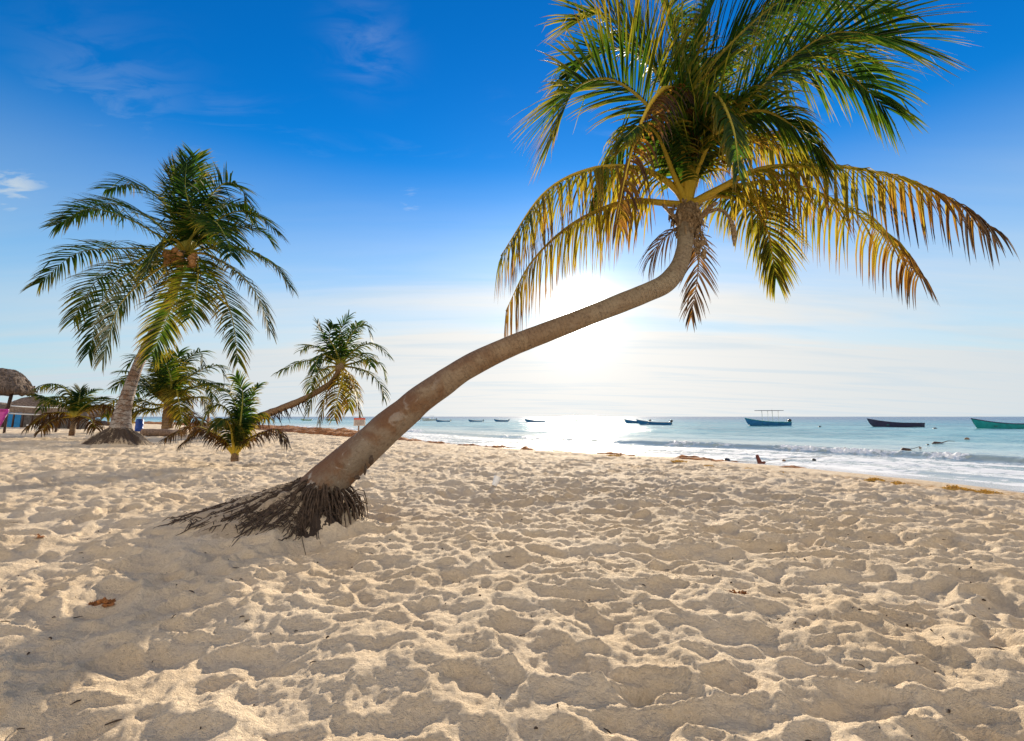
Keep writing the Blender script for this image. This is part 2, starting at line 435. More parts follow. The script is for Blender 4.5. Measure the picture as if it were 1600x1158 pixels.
def ground(x, y, detail=True):
    x = np.asarray(x, float); y = np.asarray(y, float)
    s = shore(x, y)
    z = base_z(x, y, s)
    mo = mound(x, y) + mound2(x, y)
    if detail:
        dist = np.hypot(x, y)
        dry = sstep(0.3, 1.8, -s) * (1 - 0.9 * sstep(0.05, 0.2, mo))
        wx = x + 0.06 * fbm(x * 3, y * 3, 5, 2); wy = y + 0.06 * fbm(x * 3, y * 3, 6, 2)
        p1 = pits(wx, wy, 0.40, 11, 0.08, 0.19, 1.4, 0.25)
        p2 = pits(wx + 3.3, wy + 1.1, 0.21, 31, 0.05, 0.095, 1.2, 0.35)
        lump = fbm(x * 1.7, y * 1.7, 51, 3) * 0.08
        rdg = (0.30 - np.abs(fbm(wx * 2.3, wy * 3.4, 55, 3, 0.55))) * 0.16 + (0.3 - np.abs(fbm(wx * 6.0, wy * 8.0, 57, 2, 0.5))) * 0.035
        fine = fbm(x * 11, y * 11, 61, 4, 0.6) * 0.022 + np.abs(fbm(x * 26, y * 26, 62, 3, 0.6)) * 0.010
        am = 0.35 + 1.35 * np.clip(vnoise(x * 0.75, y * 0.75, 71) + 0.42, 0, 1)
        am2 = 0.2 + 1.5 * np.clip(vnoise(x * 1.1 + 7, y * 1.1, 72) + 0.40, 0, 1)
        far = 1 - sstep(25, 60, dist) * 0.5
        z = z + dry * far * (0.22 * am * p1 + 0.20 * am2 * p2 + lump * 0.8 + rdg * (0.42 + 0.40 * am2) + fine * 0.65)
        z = z + (1 - dry) * sstep(0.0, 0.8, -s + 0.3) * fine * 0.5
    return z + mo


def gz(x, y):
    return float(ground(np.array([x]), np.array([y]))[0])


def mesh_grid(name, X, Y, Z, mat, attrs, wrap=False):
    nr, nc = X.shape
    me = bpy.data.meshes.new(name)
    co = np.stack([X, Y, Z], -1).reshape(-1, 3).astype(np.float32)
    idx = np.arange(nr * nc).reshape(nr, nc)
    a = idx[:-1, :-1]; b = idx[:-1, 1:]; c = idx[1:, 1:]; d = idx[1:, :-1]
    q = np.stack([a, b, c, d], -1).reshape(-1, 4)
    me.vertices.add(len(co)); me.vertices.foreach_set('co', co.ravel())
    me.loops.add(q.size); me.loops.foreach_set('vertex_index', q.ravel().astype(np.int32))
    me.polygons.add(len(q)); me.polygons.foreach_set('loop_start', np.arange(0, q.size, 4, dtype=np.int32))
    me.update(calc_edges=True)
    for k_, v_ in attrs.items():
        at = me.attributes.new(k_, 'FLOAT', 'POINT'); at.data.foreach_set('value', v_.ravel().astype(np.float32))
    me.polygons.foreach_set('use_smooth', np.ones(len(q), bool))
    me.materials.append(mat)
    o = bpy.data.objects.new(name, me); COL.objects.link(o)
    return o


def geo(a, b, ratio):
    n = max(2, int(math.log(b / a) / math.log(1 + ratio))); return list(np.geomspace(a, b, n + 1)[:-1])


# sand: one sheet all round the camera
OY = -0.6
rad = np.array(geo(0.2, 1.6, 0.05) + geo(1.6, 9, 0.0052) + geo(9, 45, 0.0075) + geo(45, 400, 0.03) + geo(400, 6000, 0.15) + [6000])
D = math.radians
ang = np.concatenate([np.linspace(D(-180), D(-85), 24)[:-1], np.linspace(D(-85), D(-50), 90)[:-1], np.linspace(D(-50), D(50), 820),
                      np.linspace(D(50), D(85), 90)[1:], np.linspace(D(85), D(180), 24)[1:]])
R_, A_ = np.meshgrid(rad, ang, indexing='ij')
X_ = -R_ * np.sin(-A_); Y_ = R_ * np.cos(A_) + OY
X_ = R_ * np.sin(A_)
Z_ = ground(X_, Y_)
s_ = shore(X_, Y_)
wn_ = fbm(X_ * 0.7, Y_ * 0.7, 44, 3)
wet_ = sstep(-0.25, 0.25, s_ + 0.6 * wn_)
wrack_ = np.clip(np.exp(-((s_ + 0.5 + 0.7 * wn_) / 0.55) ** 2) * sstep(-0.25, 0.25, wn_) * 0.9, 0, 1)
sand = mesh_grid('beach_sand', X_, Y_, Z_, M['sand'], {'wet': wet_, 'wrack': wrack_})
sand['kind'] = 'structure'; sand['label'] = 'pale beach sand churned by footprints'; sand['category'] = 'ground'

# ------------------------------------------------------------------ sea
rad = np.array(geo(4, 9, 0.03) + geo(9, 34, 0.004) + geo(34, 150, 0.012) + geo(150, 30000, 0.06) + [30000])
ang = np.concatenate([np.linspace(D(-80), D(-50), 40)[:-1], np.linspace(D(-50), D(0), 330)[:-1], np.linspace(D(0), D(50), 520), np.linspace(D(50), D(110), 80)[1:]])
R_, A_ = np.meshgrid(rad, ang, indexing='ij')
X_ = R_ * np.sin(A_); Y_ = R_ * np.cos(A_) + OY
s_ = shore(X_, Y_)
warp = fbm(X_ * 0.08, Y_ * 0.08, 21, 3) * 3.0
al = X_ * 0.75 - Y_ * 0.66                   # along the shore
sw = s_ + warp * 0.5
# breaking wave
uu = s_ - 11.2 - warp * 0.35 - 0.4 * fbm(al * 0.25, s_ * 0.02, 23, 2)
amp = 0.33 * (0.55 + 0.45 * sstep(-14, 6, al)) * (0.75 + 0.9 * np.clip(vnoise(al * 0.16, al * 0 + 3, 25) + .3, 0, .6))
prof = np.where(uu < 0, np.exp(-(uu / 0.55) ** 2), np.exp(-(uu / 1.9) ** 2))
brk = amp * prof
# small wash lines nearer the sand and a green swell further out
w1 = 0.05 * np.exp(-((s_ - 7.0 - warp * 0.3) / 0.35) ** 2) + 0.04 * np.exp(-((s_ - 5.0 - 0.5 * warp) / 0.3) ** 2)
e2 = s_ - 21 - warp * 0.8
sw2 = 0.30 * np.where(e2 < 0, np.exp(-(e2 / 1.1) ** 2), np.exp(-(e2 / 3.0) ** 2)) * np.clip(vnoise(al * 0.06, al * 0 + 9, 27) + 0.45, 0, 1)
sw3 = 0.09 * np.sin(sw * 0.8 + 3 * vnoise(al * 0.05, sw * 0.05, 29)) * sstep(14, 30, s_) * (1 - sstep(60, 260, s_))
chop = 0.085 * fbm(X_ * 0.45, Y_ * 0.45, 33, 4) * sstep(9, 16, s_) * (1 - sstep(60, 160, R_))
foam_w = np.where(uu < 0, np.exp(-((uu + 0.15) / 0.75) ** 2), np.exp(-(uu / 0.28) ** 2))
brkmask = np.clip(sstep(-0.10, 0.26, vnoise(al * 0.14, al * 0 + 5, 35) + 0.35 * vnoise(al * .9, uu * .5, 36)), 0, 1)
foam_ = foam_w * (0.08 + 0.95 * brkmask)
wash = sstep(10.9, 9.5, s_ - warp * 0.35) * (0.62 + 0.7 * fbm(al * 0.35, s_ * 0.9, 37, 4))
edge = np.exp(-((s_ - 3.9 - 0.3 * warp) / 0.25) ** 2) * 0.8 + np.exp(-((s_ - 6.8 - warp * .3) / 0.3) ** 2) * 0.8
foam_ = np.clip(np.maximum(np.maximum(foam_, wash * 0.95), edge), 0, 1.1)
far_f = 0.35 * sstep(0.15, 0.35, fbm(al * 0.1, s_ * 0.35, 39, 4)) * sstep(24, 15, s_) * (s_ > 11)
foam_ = np.maximum(foam_, far_f)
frough = foam_w * (fbm(X_ * 7, Y_ * 7, 41, 4, 0.7)) * 0.13 * brkmask
face_ = np.clip(np.where(uu < 0, np.exp(-((uu + 0.25) / 0.5) ** 2), np.exp(-(uu / .6) ** 2)), 0, 1) * (1 - brkmask * .6)
Z_ = SEA + brk + w1 + sw2 + sw3 + chop + frough + 0.02 * fbm(X_ * 1.3, Y_ * 1.3, 43, 3) * (1 - sstep(20, 60, s_))
Z_ = np.where(s_ < 2.0, np.minimum(Z_, SEA), Z_)
Z_ = np.where(s_ < -3, SEA - 0.6, Z_)
deep_ = np.clip(0.02 + 0.30 * sstep(5, 40, s_) + 0.32 * sstep(40, 180, s_) + 0.40 * sstep(90, 500, s_), 0, 1)
deep_ = deep_ + 0.16 * np.clip(sw2 / 0.3, 0, 1)
sea = mesh_grid('sea', X_, Y_, Z_, M['sea'], {'foam': foam_, 'deep': deep_, 'face': face_})
sea['kind'] = 'structure'; sea['label'] = 'turquoise sea with a low breaking wave'; sea['category'] = 'sea'


# ------------------------------------------------------------------ object helpers
class MB:
    def __init__(self, origin=(0, 0, 0)):
        self.v = []; self.f = []; self.a = []; self.o = Vector(origin); self.uv = []; self.al = []

    def add(self, vs, fs, age=0.0):
        b = len(self.v); self.v += [tuple(p) for p in vs]
        self.a += (age if isinstance(age, (list, tuple)) else [age] * len(vs))
        self.f += [tuple(i + b for i in q) for q in fs]
        return b

    def tube(self, pts, rads, n=8, age=0.0, cap=True, jit=0.0, flat=1.0):
        pts = [Vector(p) for p in pts]
        T = (pts[1] - pts[0]).normalized(); N = T.orthogonal().normalized()
        vs = []
        for i, p in enumerate(pts):
            Tn = (pts[min(i + 1, len(pts) - 1)] - pts[max(i - 1, 0)]).normalized()
            N = (N - Tn * N.dot(Tn)).normalized(); Bn = Tn.cross(N)
            for k in range(n):
                an = 2 * math.pi * k / n; r = rads[i] * (1 + random.uniform(-jit, jit))
                vs.append(p + N * (math.cos(an) * r) + Bn * (math.sin(an) * r * flat))
        fs = []
        for i in range(len(pts) - 1):
            for k in range(n):
                k2 = (k + 1) % n; fs.append((i * n + k, i * n + k2, (i + 1) * n + k2, (i + 1) * n + k))
        if cap:
            fs.append(tuple(range(n - 1, -1, -1))); fs.append(tuple((len(pts) - 1) * n + k for k in range(n)))
        ages = None
        if isinstance(age, (list, tuple)): ages = [age[i] for i in range(len(pts)) for _ in range(n)]
        self.add(vs, fs, ages if ages else age)

    def box(self, c, sx, sy, sz, rz=0.0, age=0.0):
        c = Vector(c); ca, sa = math.cos(rz), math.sin(rz); vs = []
        for z in (-.5, .5):
            for (x, y) in ((-.5, -.5), (.5, -.5), (.5, .5), (-.5, .5)):
                lx, ly = x * sx, y * sy; vs.append(c + Vector((lx * ca - ly * sa, lx * sa + ly * ca, z * sz)))
        self.add(vs, [(3, 2, 1, 0), (4, 5, 6, 7), (0, 1, 5, 4), (1, 2, 6, 5), (2, 3, 7, 6), (3, 0, 4, 7)], age)

    def blob(self, c, r, n=8, m=6, noise=0.15, sc=(1, 1, 1), age=0.0):
        vs = []; fs = []
        for i in range(m + 1):
            th = math.pi * i / m
            for k in range(n):
                ph = 2 * math.pi * k / n; rr = r * (1 + random.uniform(-noise, noise))
                vs.append(Vector(c) + Vector((math.sin(th) * math.cos(ph) * rr * sc[0], math.sin(th) * math.sin(ph) * rr * sc[1], math.cos(th) * rr * sc[2])))
        for i in range(m):
            for k in range(n):
                k2 = (k + 1) % n; fs.append((i * n + k, (i + 1) * n + k, (i + 1) * n + k2, i * n + k2))
        self.add(vs, fs, age)

    def build(self, name, mat, parent=None, smooth=True, bevel=0.0):
        me = bpy.data.meshes.new(name)
        me.from_pydata([tuple(Vector(p) - self.o) for p in self.v], [], self.f); me.update()
        at = me.attributes.new('age', 'FLOAT', 'POINT'); at.data.foreach_set('value', np.array(self.a, np.float32))
        if smooth: me.polygons.foreach_set('use_smooth', np.ones(len(me.polygons), bool))
        me.materials.append(mat)
        o = bpy.data.objects.new(name, me); COL.objects.link(o)
        if bevel:
            b = o.modifiers.new('bevel', 'BEVEL'); b.width = bevel; b.segments = 2
        if parent is not None: o.parent = parent
        else: o.location = self.o
        return o


def tag(o, label=None, cat=None, group=None, kind=None):
    if label: o['label'] = label
    if cat: o['category'] = cat
    if group: o['group'] = group
    if kind: o['kind'] = kind
    return o


def thing(name, loc, label, cat, group=None, rz=0.0):
    o = bpy.data.objects.new(name, None); COL.objects.link(o)
    o.location = loc; o.rotation_euler = (0, 0, rz); o.empty_display_size = 0.2
    return tag(o, label, cat, group)


def copy_tree(o, parent=None):
    c = o.copy(); COL.objects.link(c)
    if parent is not None: c.parent = parent
    for ch in list(o.children): copy_tree(ch, c)
    return c


def spline(pts, n):
    """Catmull-Rom through the points, n samples, even in arc length"""
    p = [Vector(q) for q in pts]
    p = [p[0] * 2 - p[1]] + p + [p[-1] * 2 - p[-2]]
    out = []
    for i in range(1, len(p) - 2):
        for k in range(16):
            u = k / 16; a, b, c, d = p[i - 1:i + 3]
            out.append(0.5 * ((2 * b) + (c - a) * u + (2 * a - 5 * b + 4 * c - d) * u * u + (3 * b - a - 3 * c + d) * u ** 3))
    out.append(p[-2])
    cum = [0]
    for a, b in zip(out[:-1], out[1:]): cum.append(cum[-1] + (b - a).length)
    res = []; j = 0
    for k in range(n):
        L = cum[-1] * k / (n - 1)
        while j < len(cum) - 2 and cum[j + 1] < L: j += 1
        u = (L - cum[j]) / max(1e-9, cum[j + 1] - cum[j]); res.append(out[j].lerp(out[j + 1], min(1, u)))
    return res, cum[-1]


DOWN = Vector((0, 0, -1))


def frond(origin, parent, pts, nl=60, ll=0.55, lw=0.03, droop=0.6, age=0.1, pet=0.16, pr=0.03, lift=0.35, fold=True, tipage=0.5,
          spread=(74, 24), ragged=0.05, wind=(0.12, -0.05, 0), label=None, ribage=None, part=True, roll=0.0, lmat='leaf', endage=0.0):
    """one pinnate leaf: midrib tube and two rows of narrow drooping leaflets"""
    N_ = 28
    c, L = spline(pts, N_)
    mr = MB(origin); ml = MB(origin)
    rad_ = [pr * (1.25 * (1 - i / (N_ - 1)) ** 1.25 + 0.07) * (1.0 + (0.5 if i == 0 else 0)) for i in range(N_)]
    ra = age if ribage is None else ribage
    mr.tube(c, rad_, 6, [min(max(.62, ra), ra + 0.35 * (1 - i / N_)) if ra < 0.8 else ra for i in range(N_)], True, 0.0, 0.75)
    T = (c[1] - c[0]).normalized()
    outw = Vector((c[-1].x - c[0].x, c[-1].y - c[0].y, 0))
    outw = outw.normalized() if outw.length > 1e-4 else Vector((1, 0, 0))
    N = Vector((0, 0, 1)) * max(0.05, 1 - abs(T.z)) - outw * T.z
    N = (N - T * N.dot(T)).normalized()
    frames = []
    for i in range(N_):
        T = (c[min(i + 1, N_ - 1)] - c[max(i - 1, 0)]).normalized()
        N = (N - T * N.dot(T)).normalized(); frames.append((T, N))
    wv = Vector(wind)
    for i in range(nl):
        for side in (-1, 1):
            if random.random() < ragged: continue
            u = min(1.0, pet + (1 - pet) * (i + random.uniform(0.15, 0.85)) / nl)
            q = (u - pet) / (1 - pet)
            fi = u * (N_ - 1); k = min(N_ - 2, int(fi)); w = fi - k
            p = c[k].lerp(c[k + 1], w); T = frames[k][0]; N = frames[k][1]
            if roll:
                N = (Matrix.Rotation(roll, 3, T) @ N)
            Sd = T.cross(N) * side
            al_ = math.radians(spread[0] + (spread[1] - spread[0]) * q ** 1.3 + random.uniform(-7, 7))
            li = lift + random.uniform(-0.15, 0.15)
            d0 = T * math.cos(al_) + (Sd * math.cos(li) + N * math.sin(li)) * math.sin(al_)
            ln = ll * (0.42 + 0.62 * math.sin(math.pi * min(1, 0.13 + 0.80 * q ** 0.85))) * random.uniform(0.86, 1.1)
            g = droop * random.uniform(0.75, 1.3)
            ag0 = min(1, max(0, age + random.gauss(0, 0.07) + endage * max(0.0, (q - 0.5) / 0.5)))
            SG = 5; pp = p.copy(); vs = []; ags = []
            rl = random.uniform(-0.5, 0.5)
            kink = random.randint(2, 4) if random.random() < 0.06 + ragged * 0.6 else 99
            wd = lw * random.uniform(0.8, 1.15)
            prof = (0.55, 1.0, 0.95, 0.72, 0.42, 0.04)
            for s in range(SG + 1):
                x = s / SG
                gg = g * (x ** 1.2) * 1.5 + (1.5 if s >= kink else 0)
                d = (d0 + DOWN * gg + wv * x * 1.0).normalized()
                Bv = d.cross(N)
                if Bv.length < 0.15: Bv = d.cross(Sd)
                Bv.normalize(); Mv = Bv.cross(d)
                Bv = Bv * math.cos(rl) + Mv * math.sin(rl); Mv = Bv.cross(d)
                h = wd * prof[s] * 0.5
                ag = min(1, ag0 + tipage * x ** 2.2 * random.uniform(0.5, 1.1))
                if fold:
                    vs += [pp - Bv * h - Mv * h * 0.5, pp, pp + Bv * h - Mv * h * 0.5]; ags += [ag] * 3
                else:
                    vs += [pp - Bv * h, pp + Bv * h]; ags += [ag] * 2
                pp = pp + d * (ln / SG)
            fs = []
            if fold:
                for s in range(SG):
                    b = s * 3; fs += [(b, b + 1, b + 4, b + 3), (b + 1, b + 2, b + 5, b + 4)]
            else:
                for s in range(SG):
                    b = s * 2; fs.append((b, b + 1, b + 3, b + 2))
            ml.add(vs, fs, ags)
    o = ml.build('frond', M[lmat], parent, smooth=False)
    if label: o['label'] = label
    mr.build('midrib', M['rib'], o)
    return o


def trunk(origin, parent, pts, rads, mat, n=20, samples=70, rough=0.04, ringv=11.0, seed=0, step=0.0):
    c, L = spline(pts, samples)
    src = np.linspace(0, 1, len(rads))
    # radii follow arc length of the control points
    cum = [0]
    for a, b in zip(pts[:-1], pts[1:]): cum.append(cum[-1] + (Vector(b) - Vector(a)).length)
    src = np.array(cum) / cum[-1]
    me = bpy.data.meshes.new('trunk'); vs = []; fs = []; al_ = []; uvs = []
    T = (c[1] - c[0]).normalized(); N = T.orthogonal().normalized()
    for i, p in enumerate(c):
        Tn = (c[min(i + 1, samples - 1)] - c[max(i - 1, 0)]).normalized()
        N = (N - Tn * N.dot(Tn)).normalized(); Bn = Tn.cross(N)
        f = i / (samples - 1); v = f * L; r0 = float(np.interp(f, src, rads))
        saw = ((v * ringv) % 1.0)
        for k in range(n + 1):
            an = 2 * math.pi * (k % n) / n
            nz = float(fbm(np.array([math.cos(an) * 1.3 + 9 + seed]), np.array([v * 2.2 + math.sin(an) * 1.3]), 5, 3)[0])
            r = r0 * (1 + rough * 2 * nz + step * (saw - 0.5))
            vs.append(tuple(p + N * math.cos(an) * r + Bn * math.sin(an) * r - Vector(origin)))
            al_.append(f); uvs.append((k / n, v))
    m1 = n + 1
    for i in range(samples - 1):
        for k in range(n): fs.append((i * m1 + k, i * m1 + k + 1, (i + 1) * m1 + k + 1, (i + 1) * m1 + k))
    me.from_pydata(vs, [], fs); me.update()
    at = me.attributes.new('along', 'FLOAT', 'POINT'); at.data.foreach_set('value', np.array(al_, np.float32))
    uvl = me.uv_layers.new(name='UVMap')
    li = np.zeros(len(me.loops), np.int32); me.loops.foreach_get('vertex_index', li)
    uvl.data.foreach_set('uv', np.array(uvs, np.float32)[li].ravel())
    me.polygons.foreach_set('use_smooth', np.ones(len(me.polygons), bool))
    me.materials.append(mat)
    o = bpy.data.objects.new('trunk', me); COL.objects.link(o); o.parent = parent
    return o, c


def px_path(lst, Y0, Y1):
    n = len(lst)
    return [P(a, b, Y0 + (Y1 - Y0) * (i / (n - 1)) ** 1.2) for i, (a, b) in enumerate(lst)]


# ------------------------------------------------------------------ the leaning palm
org = Vector((BX, BY, gz(BX, BY) - 0.47))
leaning = thing('palm_tree', org, 'large leaning palm whose long bent trunk crosses in front of the sun', 'palm tree', 'coconut palms on the beach')
cl = [(492, 772, 63), (515, 748, 58), (543, 724, 54), (577, 695, 51), (606, 668, 49), (632, 646, 46), (657, 624, 43), (688, 602, 40), (724, 578, 36.5), (770, 554, 34),
      (835, 526, 31.5), (900, 501, 30.5), (970, 474, 30.5), (1013, 456, 30.5), (1038, 444, 31), (1053, 429, 29), (1063, 411, 26), (1069, 388, 25), (1071, 362, 25.5), (1072, 338, 30)]
tp = []; tr = []
for i, (a, b, w) in enumerate(cl):
    Y = 5.0 + 0.4 * i / (len(cl) - 1); tp.append(P(a, b, Y)); tr.append(w / 2 / F * Y * 1.02)
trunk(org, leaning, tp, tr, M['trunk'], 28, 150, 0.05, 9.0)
# dark scars low on the trunk
for (a, b, w_, h_) in ((587, 717, .022, .045), (578, 731, .014, .05), (566, 743, .028, .020)):
    mb = MB(org); c = P(a, b, 5.035)
    mb.blob(c + Vector((0, -.155, 0)), 1.0, 12, 8, .22, (w_, .03, h_)); ob = mb.build('bark_scar', M['root'], leaning)
# fibrous neck below the leaves
HEART = P(1073, 335, 5.4)
mb = MB(org)
for i in range(90):
    a = random.uniform(0, 2 * math.pi); z = random.uniform(-0.26, 0.10)
    r = 0.10 + 0.02 * random.random() + (0.05 if z > -0.1 else 0)
    p = HEART + Vector((math.cos(a) * r, math.sin(a) * r, z))
    q = p + Vector((math.cos(a) * random.uniform(0.0, 0.05), math.sin(a) * random.uniform(0, 0.05), random.uniform(-0.16, 0.06)))
    mb.tube([p, (p + q) / 2 + Vector((0, 0, 0.01)), q], [0.035 * random.uniform(0.5, 1.2), 0.03, 0.006], 5, 0, True, 0.25, 0.4)
mb.blob(HEART + Vector((0, 0, -0.04)), 0.15, 14, 10, 0.10, (1, 1, 1.3))
for i in range(60):
    a = random.uniform(0, 2 * math.pi); p = HEART + Vector((math.cos(a) * .14, math.sin(a) * .14, random.uniform(-.2, .1)))
    q = p + Vector((math.cos(a) * random.uniform(.02, .1), math.sin(a) * .06, random.uniform(-.18, .03)))
    mb.tube([p, q], [0.004, 0.002], 3, 0, False)
mb.build('crown_fibre', M['fibre'], leaning, smooth=False)
# cut leaf stubs and a dry flower spathe
for (path) in ([(1085, 350), (1105, 332), (1128, 328), (1145, 352), (1147, 385)], [(1060, 345), (1045, 330), (1038, 322)], [(1090, 345), (1108, 325), (1118, 318)]):
    mb = MB(org); c_, _ = spline(px_path(path, 5.35, 5.1), 10)
    mb.tube(c_, [0.035, 0.034, 0.03, 0.027, 0.024, 0.02, 0.03, 0.035, 0.025, 0.006] if len(path) > 3 else [0.04] * 5 + [0.035] * 5, 7, 0, True, 0.05, 0.6)
    mb.build('dry_spathe' if len(path) > 3 else 'leaf_stub', M['fibre'], leaning)
# ragged dead sheath hanging right of the neck
mb = MB(org)
for i in range(34):
    p = P(1092 + random.uniform(-6, 6), 372 + random.uniform(-26, 12), 5.35); q = p + Vector((random.uniform(-.05, .10), random.uniform(-.05, .05), random.uniform(-.26, -.05)))
    mb.tube([p, (p + q) / 2 + Vector((random.uniform(-.03, .03), 0, 0)), q], [0.012, 0.016, 0.003], 4, 0, True, 0.2, 0.4)
for i in range(6):
    mb.blob(P(1092 + random.uniform(-6, 8), 392 + random.uniform(-12, 10), 5.35), 0.035, 7, 5, 0.35)
mb.build('dead_sheath', M['fibre'], leaning, smooth=False)

H1 = (1074, 322)
FR = [  # pixel path, depth base, depth tip, droop, age, tipage, leaflet length, lift, ragged
    ([H1, (1122, 296), (1200, 262), (1335, 263), (1460, 300), (1552, 358)], 5.4, 4.9, 3.0, 0.43, 0.5, 0.62, 0.0, .05),
    ([H1, (1120, 300), (1210, 285), (1310, 318), (1385, 372), (1436, 432)], 5.45, 6.1, 3.2, 0.40, 0.45, 0.66, 0.0, .06),
    ([H1, (1118, 306), (1165, 318), (1198, 358), (1212, 432)], 5.45, 6.4, 1.3, 0.36, 0.2, 0.55, 0.1, .04),
    ([H1, (1050, 290), (1000, 264), (925, 264), (850, 302), (782, 400)], 5.4, 4.9, 3.0, 0.40, 0.55, 0.72, 0.0, .04),
    ([H1, (1045, 318), (975, 316), (895, 350), (830, 410), (790, 486)], 5.4, 5.5, 3.0, 0.42, 0.5, 0.70, 0.0, .08),
    ([H1, (1045, 240), (1000, 205), (955, 255), (925, 330)], 5.4, 6.6, 2.0, 0.20, 0.4, 0.5, 0.0, .04),
    ([H1, (1066, 230), (1050, 140), (1015, 165), (985, 245), (962, 350)], 5.4, 4.15, 2.6, 0.70, 0.6, 0.52, 0.0, .10),
    ([H1, (1058, 240), (1015, 168), (955, 124), (900, 138), (868, 205)], 5.4, 4.9, 0.30, 0.20, 0.6, 0.88, 0.25, .03),
    ([H1, (1060, 215), (1035, 130), (990, 62), (945, 22), (905, 30)], 5.4, 5.6, 0.35, 0.26, 0.5, 0.84, 0.3, .03),
    ([H1, (1072, 220), (1095, 128), (1160, 50), (1240, -10), (1330, -30)], 5.4, 4.7, 0.45, 0.06, 0.3, 0.85, 0.2, .02),
    ([H1, (1090, 240), (1140, 190), (1215, 108), (1300, 52), (1400, 60)], 5.4, 4.3, 0.35, 0.10, 0.6, 1.05, 0.15, .03),
    ([H1, (1095, 235), (1160, 160), (1240, 110), (1320, 115), (1385, 170)], 5.4, 5.4, 0.9, 0.10, 0.4, 0.85, 0.1, .03),
    ([H1, (1085, 200), (1130, 90), (1210, 20), (1300, 0), (1390, 25)], 5.4, 6.2, 0.7, 0.12, 0.45, 0.66, 0.2, .03),
    ([H1, (1075, 190), (1085, 80), (1120, -10), (1180, -60)], 5.4, 5.7, 0.3, 0.10, 0.3, 0.66, 0.4, .02),
    ([H1, (1068, 200), (1062, 90), (1035, 0), (990, -50)], 5.4, 5.9, 0.3, 0.14, 0.4, 0.62, 0.4, .03),
    ([H1, (1095, 265), (1140, 228), (1205, 222), (1262, 262)], 5.4, 6.2, 1.3, 0.40, 0.6, 0.55, 0.0, .06),
    ([H1, (1090, 262), (1125, 200), (1185, 172), (1245, 200), (1290, 250)], 5.4, 4.6, 1.2, 0.16, 0.6, 0.6, 0.0, .04),
    ([H1, (1080, 230), (1095, 160), (1120, 150), (1145, 200), (1155, 270)], 5.4, 4.1, 1.3, 0.14, 0.7, 0.55, 0.0, .06),
    ([H1, (1070, 235), (1080, 170), (1090, 120), (1110, 95), (1140, 105)], 5.4, 6.8, 0.7, 0.12, 0.3, 0.6, 0.2, .03),
    ([H1, (1060, 215), (1028, 120), (985, 80), (930, 78), (885, 120)], 5.4, 6.1, 0.45, 0.16, 0.5, 0.72, 0.2, .04),
    ([H1, (1080, 215), (1112, 110), (1180, 70), (1270, 60), (1360, 110)], 5.4, 6.5, 0.7, 0.14, 0.5, 0.74, 0.15, .04),
    ([H1, (1052, 270), (1030, 215), (1005, 195), (975, 215)], 5.4, 4.5, 1.2, 0.16, 0.6, 0.5, 0.0, .06),
]
for i, (pp, y0, y1, dr, ag, tg, ll, li, rg) in enumerate(FR):
    old = i in (0, 3, 4)
    frond(org, leaning, px_path(pp, y0, y1), 62 if i in (6, 17, 21) else (90 if dr > 2 else 110), ll * (1.0 if i in (6, 17, 21) else 1.3), 0.029 if dr > 2 else 0.029, dr, ag, 0.15, 0.042, -0.45 if dr > 2 else li, True, tg, (78, 38) if dr > 2 else (72, 22), rg + (.05 if dr > 2 else 0.01), (0.10, -0.04, 0), None, 0.58 if ag > 0.33 else 0.25, endage={0: .5, 1: .35, 4: .2}.get(i, 0.0))
# dead fronds hanging under the crown
frond(org, leaning, px_path([(1078, 345), (1090, 380), (1090, 430), (1080, 494)], 5.45, 5.7), 34, 0.40, 0.019, 0.7, 0.93, 0.12, 0.016, 0.0, True, 0.1, (50, 18), .12, label='dead grey brown frond hanging below the crown')
frond(org, leaning, px_path([(1066, 350), (1050, 362), (1032, 378), (1018, 402)], 5.4, 5.6), 24, 0.55, 0.019, 0.9, 0.93, 0.1, 0.016, 0.0, True, 0.1, (60, 25), .12, label='short dead brown frond left of the neck')
# spear leaf
mb = MB(org); c_, _ = spline(px_path([H1, (1070, 200), (1066, 60), (1066, -20)], 5.4, 5.3), 12)
mb.tube(c_, [0.03 * (1 - i / 12) + 0.004 for i in range(12)], 6, 0.2); mb.build('spear_leaf', M['rib'], leaning)

# root mound: fibrous skirt and loose roots
nth, nrr = 150, 46
vs = []; fs = []; ages = []
for j in range(nrr):
    for i in range(nth):
        th = 2 * math.pi * i / nth
        d_ = Vector((math.cos(th), math.sin(th)))
        toward = max(0.0, d_.dot(AX))
        front = max(0.0, -d_.y) ** 1.5 * 0.50
        R = 0.27 + 1.25 * toward ** 2.2 + front + 0.10 * float(vnoise(np.array([th * 5.0]), np.array([0.3]), 3)[0])
        f = j / (nrr - 1); r = 0.05 + (R - 0.05) * f
        x = BX + d_.x * r; y = BY + d_.y * r
        vs.append([x, y, th, f, R, toward])
arr = np.array(vs)
ph = fbm(arr[:, 2] * 9, arr[:, 3] * 2.2, 77, 3, 0.6); ph2 = fbm(arr[:, 0] * 14, arr[:, 1] * 14, 78, 4, 0.6)
zz = ground(arr[:, 0], arr[:, 1]) + (0.045 + 0.05 * ph + 0.035 * ph2) * (1 - arr[:, 3]) ** 0.4 - 0.10 * arr[:, 3] ** 3
zz = zz - np.where(arr[:, 3] * arr[:, 4] < 0.12, 0.05, 0)
ageA = -0.02 + 0.30 * arr[:, 3] * sstep(0.1, 0.7, arr[:, 5]) + 0.10 * ph - 0.14 * (1 - sstep(0.0, 0.5, arr[:, 5]))
mb = MB(org)
for j in range(nrr - 1):
    for i in range(nth):
        i2 = (i + 1) % nth; fs.append((j * nth + i, (j + 1) * nth + i, (j + 1) * nth + i2, j * nth + i2))
mb.add([(a[0], a[1], z) for a, z in zip(arr, zz)], fs, [float(q) for q in ageA])
mb.build('root_mound', M['rootmass'], leaning)
